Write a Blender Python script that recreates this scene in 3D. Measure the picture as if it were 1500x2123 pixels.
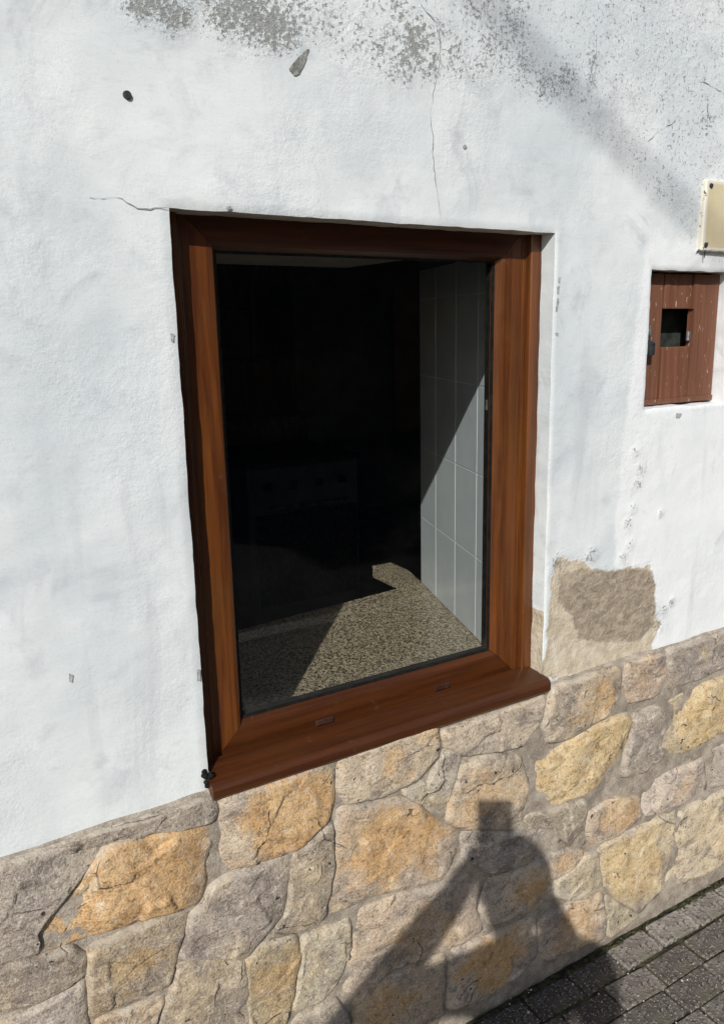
import bpy, bmesh, math, random
import numpy as np
from mathutils import Matrix, Vector, noise as mnoise

for o in list(bpy.data.objects):
    bpy.data.objects.remove(o)
scene = bpy.context.scene
COL = scene.collection
random.seed(11)
RNG = np.random.default_rng(5)

# ------------------------------------------------------------------ camera
CAM_POS = (0.0, -1.215, 1.5)
cam_data = bpy.data.cameras.new('camera')
cam = bpy.data.objects.new('camera', cam_data)
COL.objects.link(cam)
M = Matrix(((0.8442288, 0.1292384, -0.5201684, CAM_POS[0]),
            (-0.5358612, 0.1828368, -0.8242715, CAM_POS[1]),
            (-0.0114216, 0.9746118, 0.2236099, CAM_POS[2]),
            (0, 0, 0, 1)))
cam.matrix_world = M
cam_data.sensor_fit = 'VERTICAL'
cam_data.sensor_height = 36.0
cam_data.lens = 36.0 * 809.0 / 1014.0
cam_data.shift_x = -0.0345
cam_data.clip_start = 0.01
cam_data.clip_end = 600.0
scene.camera = cam

# ------------------------------------------------------------------ light
L = Vector((0.536, 0.649, -0.552)).normalized()      # direction the sunlight travels
sun_el = math.asin(-L.z)
sun_az = math.atan2(-L.x, -L.y)
world = bpy.data.worlds.new('World')
scene.world = world
world.use_nodes = True
wn = world.node_tree
bg = wn.nodes['Background']
sky = wn.nodes.new('ShaderNodeTexSky')
sky.sky_type = 'NISHITA'
sky.sun_disc = False
sky.sun_elevation = sun_el
sky.sun_rotation = sun_az
wn.links.new(sky.outputs[0], bg.inputs[0])
bg.inputs[1].default_value = 0.10
sun_data = bpy.data.lights.new('sun', 'SUN')
sun_data.energy = 4.0
sun_data.angle = math.radians(0.53)
sun_data.color = (1.0, 0.965, 0.9)
sun = bpy.data.objects.new('sun', sun_data)
COL.objects.link(sun)
sun.rotation_euler = L.to_track_quat('-Z', 'Y').to_euler()
sun.location = (-6, -8, 9)
vs = scene.view_settings
vs.view_transform = 'Standard'
vs.look = 'None'
vs.exposure = 0.0
vs.gamma = 1.0
vs.use_curve_mapping = False
scene.cycles.use_denoising = True
scene.cycles.denoiser = 'OPENIMAGEDENOISE'
scene.cycles.denoising_input_passes = 'RGB_ALBEDO_NORMAL'
scene.cycles.denoising_prefilter = 'ACCURATE'
scene.cycles.max_bounces = 6
scene.cycles.transparent_max_bounces = 12

# ------------------------------------------------------------------ helpers
def tag(o, label=None, cat=None, group=None, kind=None):
    if label: o['label'] = label
    if cat: o['category'] = cat
    if group: o['group'] = group
    if kind: o['kind'] = kind
    return o

def empty(name, loc=(0, 0, 0), parent=None):
    o = bpy.data.objects.new(name, None)
    o.empty_display_size = 0.1
    COL.objects.link(o)
    o.location = loc
    if parent: o.parent = parent
    return o

def link_mesh(name, me, mat, parent=None, smooth=False):
    if mat is not None and not me.materials: me.materials.append(mat)
    if smooth:
        me.polygons.foreach_set('use_smooth', [True] * len(me.polygons))
    o = bpy.data.objects.new(name, me)
    COL.objects.link(o)
    if parent: o.parent = parent
    return o

def pymesh(name, verts, faces, mat, parent=None, smooth=False):
    me = bpy.data.meshes.new(name)
    me.from_pydata([tuple(map(float, v)) for v in verts], [], [tuple(map(int, f)) for f in faces])
    me.validate()
    me.update()
    return link_mesh(name, me, mat, parent, smooth)

def bmobj(name, bm, mat, parent=None, smooth=False):
    bmesh.ops.recalc_face_normals(bm, faces=bm.faces)
    me = bpy.data.meshes.new(name)
    bm.to_mesh(me)
    bm.free()
    return link_mesh(name, me, mat, parent, smooth)

def bm_box(bm, x0, x1, y0, y1, z0, z1, bevel=0.0, seg=1):
    r = bmesh.ops.create_cube(bm, size=1.0)
    vs_ = r['verts']
    for v in vs_:
        v.co = Vector(((x0 + x1) / 2 + v.co.x * (x1 - x0), (y0 + y1) / 2 + v.co.y * (y1 - y0), (z0 + z1) / 2 + v.co.z * (z1 - z0)))
    if bevel > 0:
        es = {e for v in vs_ for e in v.link_edges}
        bmesh.ops.bevel(bm, geom=list(es), offset=bevel, segments=seg, profile=0.5, affect='EDGES')

def box(name, x0, x1, y0, y1, z0, z1, mat, parent=None, bevel=0.0, seg=1):
    bm = bmesh.new()
    bm_box(bm, x0, x1, y0, y1, z0, z1, bevel, seg)
    return bmobj(name, bm, mat, parent)

def prism(name, pts, z0, z1, mat, parent=None):
    bm = bmesh.new()
    lo = [bm.verts.new((x, y, z0)) for x, y in pts]
    hi = [bm.verts.new((x, y, z1)) for x, y in pts]
    n = len(pts)
    bm.faces.new(lo); bm.faces.new(hi)
    for i in range(n):
        bm.faces.new((lo[i], lo[(i + 1) % n], hi[(i + 1) % n], hi[i]))
    return bmobj(name, bm, mat, parent)

def bm_tube(bm, pts, radii, n=10):
    """closed tube along a polyline"""
    rings = []
    pts = [Vector(p) for p in pts]
    for i, p in enumerate(pts):
        d = (pts[min(i + 1, len(pts) - 1)] - pts[max(i - 1, 0)]).normalized()
        a = d.orthogonal().normalized() if abs(d.z) > 0.95 else Vector((0, 0, 1)).cross(d).normalized()
        b = d.cross(a)
        r = radii[i] if hasattr(radii, '__len__') else radii
        rings.append([bm.verts.new(p + a * math.cos(t) * r + b * math.sin(t) * r) for t in [2 * math.pi * k / n for k in range(n)]])
    for A, B in zip(rings, rings[1:]):
        for k in range(n):
            bm.faces.new((A[k], A[(k + 1) % n], B[(k + 1) % n], B[k]))
    bm.faces.new(rings[0]); bm.faces.new(rings[-1])

def fbm(x, y, z=0.0, oct=3, s=1.0):
    v, a = 0.0, 1.0
    for _ in range(oct):
        v += a * mnoise.noise(Vector((x * s, y * s, z * s)))
        a *= 0.5; s *= 2.1
    return v

# ------------------------------------------------------------------ materials
class Mat:
    def __init__(s, name):
        s.m = bpy.data.materials.new(name)
        s.m.use_nodes = True
        s.t = s.m.node_tree
        s.b = s.t.nodes['Principled BSDF']
        s.co = s.t.nodes.new('ShaderNodeTexCoord').outputs['Object']
    def n(s, typ): return s.t.nodes.new(typ)
    def put(s, sock, v):
        if isinstance(v, bpy.types.NodeSocket): s.t.links.new(v, sock)
        else:
            if sock.type == 'RGBA' and len(v) == 3: v = (*v, 1)
            sock.default_value = v
    def mapped(s, scale=(1, 1, 1), rot=(0, 0, 0), src=None):
        n = s.n('ShaderNodeMapping'); s.put(n.inputs[0], src or s.co)
        n.inputs['Scale'].default_value = scale; n.inputs['Rotation'].default_value = rot
        return n.outputs[0]
    def noise(s, scale, detail=4, rough=0.55, vec=None, dist=0.0):
        n = s.n('ShaderNodeTexNoise'); s.put(n.inputs['Vector'], vec or s.co)
        n.inputs['Scale'].default_value = scale; n.inputs['Detail'].default_value = detail
        n.inputs['Roughness'].default_value = rough; n.inputs['Distortion'].default_value = dist
        return n.outputs['Fac']
    def voro(s, scale, feature='F1', out='Distance', vec=None):
        n = s.n('ShaderNodeTexVoronoi'); n.feature = feature
        s.put(n.inputs['Vector'], vec or s.co); n.inputs['Scale'].default_value = scale
        return n.outputs[out]
    def math(s, op, a, b=0.0, c=None, clamp=False):
        n = s.n('ShaderNodeMath'); n.operation = op; n.use_clamp = clamp
        s.put(n.inputs[0], a); s.put(n.inputs[1], b)
        if c is not None: s.put(n.inputs[2], c)
        return n.outputs[0]
    def step(s, v, lo, hi):
        n = s.n('ShaderNodeMapRange'); n.interpolation_type = 'SMOOTHSTEP'
        s.put(n.inputs['Value'], v)
        n.inputs['From Min'].default_value = lo; n.inputs['From Max'].default_value = hi
        return n.outputs[0]
    def mix(s, f, a, b):
        n = s.n('ShaderNodeMix'); n.data_type = 'RGBA'
        s.put(n.inputs[0], f); s.put(n.inputs[6], a); s.put(n.inputs[7], b)
        return n.outputs[2]
    def attr(s, name):
        n = s.n('ShaderNodeAttribute'); n.attribute_name = name
        return n.outputs['Fac']
    def objcol(s): return s.n('ShaderNodeObjectInfo').outputs['Color']
    def rnd(s): return s.n('ShaderNodeObjectInfo').outputs['Random']
    def bump(s, h, strength=0.5, dist=0.01, prev=None):
        n = s.n('ShaderNodeBump'); n.inputs['Strength'].default_value = strength
        n.inputs['Distance'].default_value = dist
        s.put(n.inputs['Height'], h)
        if prev is not None: s.put(n.inputs['Normal'], prev)
        return n.outputs[0]
    def out(s, color, rough=0.8, normal=None, spec=0.3, metal=0.0):
        s.put(s.b.inputs['Base Color'], color); s.put(s.b.inputs['Roughness'], rough)
        s.b.inputs['Specular IOR Level'].default_value = spec
        s.b.inputs['Metallic'].default_value = metal
        if normal is not None: s.put(s.b.inputs['Normal'], normal)
        return s.m

def mat_plaster():
    m = Mat('whitewashed_plaster')
    big = m.noise(3.2, 5, 0.6)
    mid = m.noise(11, 5, 0.65, dist=0.6)
    brush = m.noise(1.0, 5, 0.65, m.mapped((14, 14, 48), (0, 0.12, 0)), 0.6)
    c = m.mix(m.step(big, 0.34, 0.66), (0.59, 0.635, 0.66), (0.72, 0.755, 0.76))
    c = m.mix(m.math('MULTIPLY', m.step(mid, 0.52, 0.74), 0.55), c, (0.45, 0.48, 0.52))
    c = m.mix(m.math('MULTIPLY', m.step(brush, 0.5, 0.72), 0.3), c, (0.68, 0.69, 0.69))
    c = m.mix(m.math('MULTIPLY', m.step(m.math('ADD', m.attr('fresh'), m.math('MULTIPLY', m.math('SUBTRACT', m.noise(20, 4, .65), .5), .9)), .35, .7), .75), c, (0.83, 0.85, 0.86))   # thicker, cleaner whitewash
    worn = m.attr('worn')
    # grey water runs and smoky blotches
    run = m.noise(1.0, 5, 0.6, m.mapped((16, 16, 1.6)), 0.5)
    c = m.mix(m.math('MULTIPLY', m.math('MULTIPLY', m.step(run, 0.52, 0.7), m.step(m.noise(2.2, 3), 0.42, 0.62)), 0.42), c, (0.47, 0.495, 0.52))
    c = m.mix(m.math('MULTIPLY', m.step(m.noise(6.5, 6, 0.7, dist=1.0), 0.56, 0.72), 0.5), c, (0.42, 0.445, 0.47))
    # worn paint: dark specks of bare render and lichen where the wash has come off
    sp = m.noise(150, 4, 0.75)
    sp2 = m.noise(38, 3, 0.6)
    k = m.math('ADD', m.math('MULTIPLY', worn, 0.22), m.math('ADD', m.math('MULTIPLY', sp, 0.82), m.math('MULTIPLY', sp2, 0.18)))
    speck = m.math('MULTIPLY', m.step(k, 0.625, 0.72), m.step(worn, 0.03, 0.18))
    spcol = m.mix(m.noise(90, 3), (0.19, 0.195, 0.18), (0.42, 0.43, 0.42))
    bare = m.step(m.math('ADD', m.attr('bare'), m.math('MULTIPLY', m.math('SUBTRACT', m.noise(60, 5, 0.7), 0.5), 0.8)), 0.42, 0.56)
    bcol = m.mix(m.step(m.noise(26, 5, 0.65), 0.35, 0.68), (0.52, 0.44, 0.33), (0.68, 0.60, 0.475))
    c = m.mix(bare, c, bcol)
    brown = m.step(m.math('ADD', m.attr('brown'), m.math('MULTIPLY', m.math('SUBTRACT', m.noise(45, 4, 0.6), 0.5), 0.5)), 0.42, 0.6)
    wv = m.noise(1.0, 5, 0.7, m.mapped((42, 42, 70), (0, 0.5, 0)), 0.8)
    brcol = m.mix(m.step(wv, 0.35, 0.66), (0.235, 0.185, 0.14), (0.43, 0.355, 0.27))
    c = m.mix(m.math('MULTIPLY', brown, 0.88), c, brcol)
    c = m.mix(speck, c, spcol)
    grain = m.noise(230, 3, 0.7)
    rough_zone = m.math('ADD', m.math('MULTIPLY', m.step(m.noise(4, 3), 0.35, 0.7), 0.45), m.math('MULTIPLY', m.math('MAXIMUM', worn, m.attr('bare')), 1.2))
    h = m.math('ADD', m.math('MULTIPLY', brush, 0.16), m.math('MULTIPLY', m.math('MULTIPLY', m.noise(60, 5, 0.72), rough_zone), 1.3))
    h = m.math('ADD', h, m.math('MULTIPLY', m.math('MULTIPLY', grain, rough_zone), 0.4))
    h = m.math('SUBTRACT', h, m.math('MULTIPLY', speck, 0.8))
    c = m.mix(m.math('MULTIPLY', m.step(grain, 0.46, 0.34), 0.22), c, m.mix(0.6, c, (0.30, 0.31, 0.32)))
    return m.out(c, 0.88, m.bump(h, 0.55, 0.0065), 0.25)

def mat_stone(name, patch_a, patch_b):
    m = Mat(name)
    wob = m.n('ShaderNodeTexNoise'); m.put(wob.inputs['Vector'], m.co); wob.inputs['Scale'].default_value = 22; wob.inputs['Detail'].default_value = 4
    vm = m.n('ShaderNodeVectorMath'); vm.operation = 'MULTIPLY_ADD'; m.put(vm.inputs[0], wob.outputs['Color']); vm.inputs[1].default_value = (.03, .03, .03); m.put(vm.inputs[2], m.co)
    warp = vm.outputs[0]
    n1 = m.noise(13, 8, 0.72, warp)
    n2 = m.noise(60, 6, 0.75)
    grain = m.noise(240, 3, 0.7)
    hue = m.noise(6.5, 5, 0.62, warp)
    base = m.objcol()
    tan = m.mix(0.6, base, patch_b)
    g = m.mix(m.step(hue, 0.34, 0.50), m.mix(0.4, base, (0.40, 0.35, 0.335)), base)
    g = m.mix(m.step(hue, 0.50, 0.64), g, tan)
    g = m.mix(m.math('MULTIPLY', m.step(n1, 0.50, 0.36), 0.85), g, (0.22, 0.185, 0.155))
    g = m.mix(m.math('MULTIPLY', m.step(n1, 0.55, 0.68), 0.6), g, (0.74, 0.65, 0.52))
    st = m.noise(1.0, 6, 0.72, m.mapped((13, 13, 55), (0, 0.6, 0), warp), 0.3)
    g = m.mix(m.math('MULTIPLY', m.step(st, 0.57, 0.63), 0.55), g, (0.70, 0.63, 0.53))
    g = m.mix(m.math('MULTIPLY', m.step(st, 0.45, 0.38), 0.7), g, (0.22, 0.175, 0.14))
    pn = m.math('ADD', m.math('MULTIPLY', m.math('SUBTRACT', m.noise(10, 8, 0.7, warp), 0.5), 2.0), m.attr('patch'))
    pf = m.step(pn, 0.12, 0.55)
    pc = m.mix(m.step(m.noise(19, 7, 0.72, warp), 0.38, 0.62), patch_a, patch_b)
    pc = m.mix(m.math('MULTIPLY', m.step(m.noise(34, 7, 0.75, warp), 0.51, 0.62), 0.8), pc, m.mix(0.6, patch_a, (0.24, 0.135, 0.06)))
    pc = m.mix(m.math('MULTIPLY', m.step(n1, 0.54, 0.66), 0.65), pc, (0.74, 0.63, 0.45))
    c = m.mix(m.math('MULTIPLY', pf, 0.95), g, pc)
    c = m.mix(m.math('MULTIPLY', m.step(n2, 0.48, 0.36), 0.7), c, m.mix(0.7, c, (0.10, 0.08, 0.065)))
    c = m.mix(m.math('MULTIPLY', m.step(n2, 0.56, 0.66), 0.6), c, (0.74, 0.67, 0.56))
    g3 = m.noise(330, 2, 0.8)
    c = m.mix(m.math('MULTIPLY', m.step(grain, 0.50, 0.38), 0.45), c, m.mix(0.75, c, (0.07, 0.055, 0.045)))
    c = m.mix(m.math('MULTIPLY', m.step(g3, 0.52, 0.64), 0.35), c, (0.82, 0.74, 0.62))
    ve = m.n('ShaderNodeTexVoronoi'); ve.feature = 'DISTANCE_TO_EDGE'; m.put(ve.inputs['Vector'], warp); ve.inputs['Scale'].default_value = 7
    cr = m.math('MULTIPLY', m.step(ve.outputs['Distance'], 0.012, 0.002), m.step(m.noise(9, 3), 0.55, 0.62))
    c = m.mix(m.math('MULTIPLY', cr, 0.7), c, (0.09, 0.07, 0.055))
    pit = m.math('MULTIPLY', m.step(m.noise(75, 2, 0.5), 0.68, 0.73), m.step(m.noise(9, 2), 0.5, 0.58))
    c = m.mix(pit, c, (0.06, 0.045, 0.035))
    ed = m.math('MULTIPLY', m.attr('rim'), m.step(m.noise(24, 4, 0.7), 0.42, 0.6))
    c = m.mix(m.math('MULTIPLY', ed, 0.8), c, m.mix(n2, (0.40, 0.345, 0.28), (0.66, 0.60, 0.50)))
    h = m.math('ADD', m.math('MULTIPLY', n1, 0.9), m.math('MULTIPLY', n2, 0.45))
    h = m.math('ADD', h, m.math('ADD', m.math('MULTIPLY', st, 0.35), m.math('MULTIPLY', grain, 0.26)))
    h = m.math('SUBTRACT', h, m.math('ADD', m.math('MULTIPLY', pit, 0.5), m.math('MULTIPLY', cr, 0.5)))
    return m.out(c, 0.9, m.bump(h, 0.75, 0.009), 0.2)

def mat_mortar():
    m = Mat('sandy_mortar')
    n1 = m.noise(26, 6, 0.7); gr = m.noise(260, 3, 0.75)
    c = m.mix(m.step(n1, 0.35, 0.66), (0.26, 0.22, 0.18), (0.46, 0.40, 0.33))
    c = m.mix(m.math('MULTIPLY', m.step(gr, 0.56, 0.68), 0.6), c, (0.70, 0.64, 0.55))
    c = m.mix(m.math('MULTIPLY', m.step(gr, 0.44, 0.33), 0.6), c, (0.17, 0.14, 0.115))
    return m.out(c, 0.95, m.bump(m.math('ADD', n1, m.math('MULTIPLY', gr, 0.6)), 0.8, 0.006), 0.15)

def mat_wood_frame():
    m = Mat('brown_woodgrain_foil')
    def grain(scale):
        g = m.noise(1.0, 6, 0.65, m.mapped(scale), 0.35)
        return g
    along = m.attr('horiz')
    gz = grain((70, 70, 3.0)); gx = grain((3.0, 70, 70))
    mx = m.n('ShaderNodeMix'); m.put(mx.inputs[0], along); m.put(mx.inputs[2], gz); m.put(mx.inputs[3], gx)
    g = mx.outputs[0]
    c = m.mix(m.step(g, 0.3, 0.72), (0.058, 0.0155, 0.0038), (0.150, 0.046, 0.0085))
    c = m.mix(m.math('MULTIPLY', m.step(m.noise(5, 4, 0.6), 0.45, 0.7), 0.35), c, (0.115, 0.048, 0.0090))
    c = m.mix(m.math('MULTIPLY', along, 0.58), c, (0.030, 0.0080, 0.0030))   # the rails and sill are mixed darker than the stiles
    dust = m.step(m.noise(45, 5, 0.7), 0.62, 0.78)
    c = m.mix(m.math('MULTIPLY', dust, 0.16), c, (0.30, 0.24, 0.19))
    r = m.math('ADD', 0.24, m.math('MULTIPLY', m.noise(30, 3), 0.22))
    return m.out(c, r, m.bump(g, 0.10, 0.003), 0.5)

def mat_hatch():
    m = Mat('red_brown_painted_board')
    g = m.noise(1.0, 6, 0.65, m.mapped((90, 90, 4)), 0.4)
    c = m.mix(m.step(g, 0.3, 0.7), (0.135, 0.045, 0.022), (0.225, 0.084, 0.043))
    c = m.mix(m.math('MULTIPLY', m.rnd(), 0.45), c, (0.12, 0.07, 0.048))
    chip = m.step(m.noise(1.0, 4, 0.7, m.mapped((150, 150, 30))), 0.635, 0.68)
    c = m.mix(chip, c, (0.52, 0.42, 0.33))
    return m.out(c, 0.6, m.bump(g, 0.35, 0.004), 0.35)

def mat_granite():
    m = Mat('speckled_granite')
    v = m.n('ShaderNodeTexVoronoi'); m.put(v.inputs['Vector'], m.co); v.inputs['Scale'].default_value = 260
    cell = m.n('ShaderNodeSeparateColor'); m.put(cell.inputs[0], v.outputs['Color'])
    a = cell.outputs[0]
    c = m.mix(m.step(a, 0.28, 0.34), (0.05, 0.038, 0.028), (0.34, 0.265, 0.18))
    c = m.mix(m.step(a, 0.55, 0.6), c, (0.52, 0.43, 0.315))
    c = m.mix(m.step(a, 0.86, 0.9), c, (0.16, 0.12, 0.08))
    c = m.mix(m.math('MULTIPLY', m.step(m.noise(28, 3), 0.5, 0.75), 0.4), c, (0.22, 0.18, 0.13))
    return m.out(c, 0.28, None, 0.5)

def mat_paver():
    m = Mat('exposed_aggregate_paver')
    base = m.objcol()
    n1 = m.noise(26, 5, 0.65)
    c = m.mix(m.step(n1, 0.35, 0.68), m.mix(0.55, base, (0.03, 0.024, 0.018)), base)
    sp = m.noise(140, 3, 0.7)
    c = m.mix(m.math('MULTIPLY', m.step(sp, 0.55, 0.64), 0.8), c, (0.50, 0.455, 0.40))
    c = m.mix(m.math('MULTIPLY', m.step(m.noise(85, 4, 0.78), 0.52, 0.60), 0.85), c, (0.035, 0.03, 0.026))
    c = m.mix(m.math('MULTIPLY', m.step(m.noise(7, 4, 0.6), 0.5, 0.66), 0.5), c, (0.10, 0.095, 0.055))
    return m.out(c, 0.85, m.bump(m.math('ADD', sp, m.math('MULTIPLY', n1, .5)), 0.7, 0.006), 0.3)

def mat_joint():
    m = Mat('mossy_joint_dirt')
    n1 = m.noise(40, 5, 0.7)
    c = m.mix(m.step(n1, 0.35, 0.65), (0.022, 0.02, 0.015), (0.085, 0.08, 0.045))
    c = m.mix(m.math('MULTIPLY', m.step(m.noise(9, 3), 0.52, 0.7), 0.6), c, (0.09, 0.09, 0.04))
    return m.out(c, 0.95, m.bump(n1, 0.9, 0.008), 0.15)

def mat_noise(name, a, b, scale=20, rough=0.8, spec=0.3, bump=0.3, metal=0.0, stretch=(1, 1, 1)):
    m = Mat(name)
    n1 = m.noise(scale, 5, 0.6, m.mapped(stretch))
    return m.out(m.mix(m.step(n1, 0.35, 0.68), a, b), rough, m.bump(n1, bump, 0.005), spec, metal)

def mat_glass():
    m = Mat('window_glass')
    tr = m.n('ShaderNodeBsdfTransparent'); tr.inputs[0].default_value = (0.93, 0.95, 0.94, 1)
    gl = m.n('ShaderNodeBsdfGlossy'); gl.inputs['Roughness'].default_value = 0.0
    lw = m.n('ShaderNodeLayerWeight'); lw.inputs['Blend'].default_value = 0.5      # facing: 1 - |cos|
    fr = m.math('ADD', 0.035, m.math('MULTIPLY', m.math('POWER', lw.outputs['Facing'], 5.0), 0.95))
    mx = m.n('ShaderNodeMixShader')
    m.t.links.new(fr, mx.inputs[0]); m.t.links.new(tr.outputs[0], mx.inputs[1]); m.t.links.new(gl.outputs[0], mx.inputs[2])
    df = m.n('ShaderNodeBsdfDiffuse'); df.inputs[0].default_value = (.55, .52, .48, 1)
    sx = m.n('ShaderNodeSeparateXYZ'); m.put(sx.inputs[0], m.co)
    low = m.step(m.math('ADD', sx.outputs[2], m.math('MULTIPLY', m.noise(9, 5, .7), .08)), 0.90, 0.855)
    du = m.math('ADD', m.math('MULTIPLY', low, 0.022), m.math('MULTIPLY', m.step(m.noise(5, 6, .75), 0.5, 0.8), 0.005))
    m2 = m.n('ShaderNodeMixShader'); m.put(m2.inputs[0], du); m.t.links.new(mx.outputs[0], m2.inputs[1]); m.t.links.new(df.outputs[0], m2.inputs[2])
    m.t.links.new(m2.outputs[0], m.t.nodes['Material Output'].inputs[0])
    return m.m

def mat_plate():
    m = Mat('cream_enamelled_plate')
    c = m.mix(m.step(m.noise(9, 4), 0.35, 0.7), (0.60, 0.51, 0.32), (0.68, 0.60, 0.41))
    e = m.attr('edge')
    rust = m.step(m.math('ADD', m.math('MULTIPLY', e, 0.25), m.noise(45, 3, 0.7)), 0.84, 0.90)
    c = m.mix(m.step(e, 0.25, 0.6), c, (0.74, 0.70, 0.60))
    c = m.mix(rust, c, (0.13, 0.085, 0.05))
    return m.out(c, 0.5, None, 0.4)

PLASTER = mat_plaster()
STONE_M = {
    'orange': mat_stone('orange_sandstone', (0.60, 0.345, 0.14), (0.67, 0.44, 0.215)),
    'yellow': mat_stone('yellow_sandstone', (0.65, 0.46, 0.22), (0.72, 0.56, 0.33)),
    'rust': mat_stone('rusty_sandstone', (0.56, 0.35, 0.18), (0.63, 0.45, 0.27)),
    'brown': mat_stone('brown_sandstone', (0.46, 0.30, 0.14), (0.54, 0.39, 0.21)),
    'grey': mat_stone('grey_sandstone', (0.52, 0.39, 0.23), (0.58, 0.45, 0.28)),
}
STONE_M['pink'] = STONE_M['rust']; STONE_M['green'] = STONE_M['grey']
TINT = {'orange': (0.54, 0.44, 0.335), 'yellow': (0.60, 0.49, 0.34), 'rust': (0.55, 0.435, 0.345), 'brown': (0.45, 0.365, 0.26),
        'grey': (0.395, 0.335, 0.275), 'pink': (0.57, 0.465, 0.365), 'green': (0.51, 0.445, 0.335)}
MORTAR = mat_mortar()
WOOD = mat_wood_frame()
HATCH = mat_hatch()
GRANITE = mat_granite()
PAVER = mat_paver()
JOINT = mat_joint()
GLASS = mat_glass()
PLATE = mat_plate()
GASKET = mat_noise('black_rubber_gasket', (0.008, 0.008, 0.008), (0.018, 0.017, 0.016), 60, 0.8, 0.1)
DARK = mat_noise('dark_cavity_metal', (0.02, 0.024, 0.022), (0.05, 0.055, 0.05), 30, 0.5)
STEEL = mat_noise('tarnished_steel', (0.18, 0.18, 0.19), (0.36, 0.36, 0.38), 60, 0.45, 0.5, 0.2, 0.6)
BLACKM = mat_noise('blackened_iron', (0.015, 0.015, 0.017), (0.05, 0.05, 0.055), 60, 0.5, 0.4)
TILE = mat_noise('blue_grey_glazed_tile', (0.60, 0.63, 0.69), (0.68, 0.71, 0.76), 6, 0.22, 0.5, 0.03)
GROUT = mat_noise('pale_grout', (0.68, 0.69, 0.70), (0.80, 0.80, 0.80), 40, 0.9)
INNER = mat_noise('smoke_stained_inner_plaster', (0.34, 0.30, 0.26), (0.42, 0.375, 0.33), 5, 0.9)
MASON = mat_noise('rubble_masonry', (0.16, 0.14, 0.12), (0.26, 0.23, 0.2), 12, 0.95)
FLOORM = mat_noise('brown_floor_tile', (0.16, 0.10, 0.07), (0.22, 0.15, 0.11), 8, 0.6)
DWOOD = mat_noise('dark_stained_oak', (0.13, 0.06, 0.032), (0.22, 0.11, 0.06), 1.0, 0.5, 0.4, 0.2, 0.0, (40, 40, 2))
ENAMEL = mat_noise('grey_blue_enamel', (0.12, 0.125, 0.145), (0.16, 0.165, 0.185), 8, 0.3, 0.5, 0.02)
STAIN = mat_noise('bare_grey_render_stain', (0.15, 0.155, 0.14), (0.33, 0.335, 0.32), 90, 0.95, 0.2, 0.8)
FLAKE = mat_noise('shallow_flake', (0.28, 0.285, 0.28), (0.48, 0.49, 0.48), 90, 0.95, 0.2, 0.8)
CRACKM = mat_noise('crack_dirt', (0.22, 0.225, 0.22), (0.42, 0.43, 0.43), 60, 0.95)
ROOFM = mat_noise('clay_roof', (0.30, 0.12, 0.07), (0.42, 0.2, 0.12), 14, 0.85)
ASPHALT = mat_noise('asphalt', (0.04, 0.04, 0.042), (0.065, 0.064, 0.062), 60, 0.9, 0.3, 0.6)
CONCRETE = mat_noise('kerb_concrete', (0.27, 0.26, 0.24), (0.36, 0.35, 0.32), 20, 0.9)
POLEW = mat_noise('weathered_pole_wood', (0.13, 0.10, 0.075), (0.22, 0.18, 0.14), 1.0, 0.9, 0.2, 0.5, 0.0, (30, 30, 2))
CABLE = mat_noise('black_cable_sheath', (0.015, 0.015, 0.015), (0.03, 0.03, 0.03), 20, 0.6)

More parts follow.
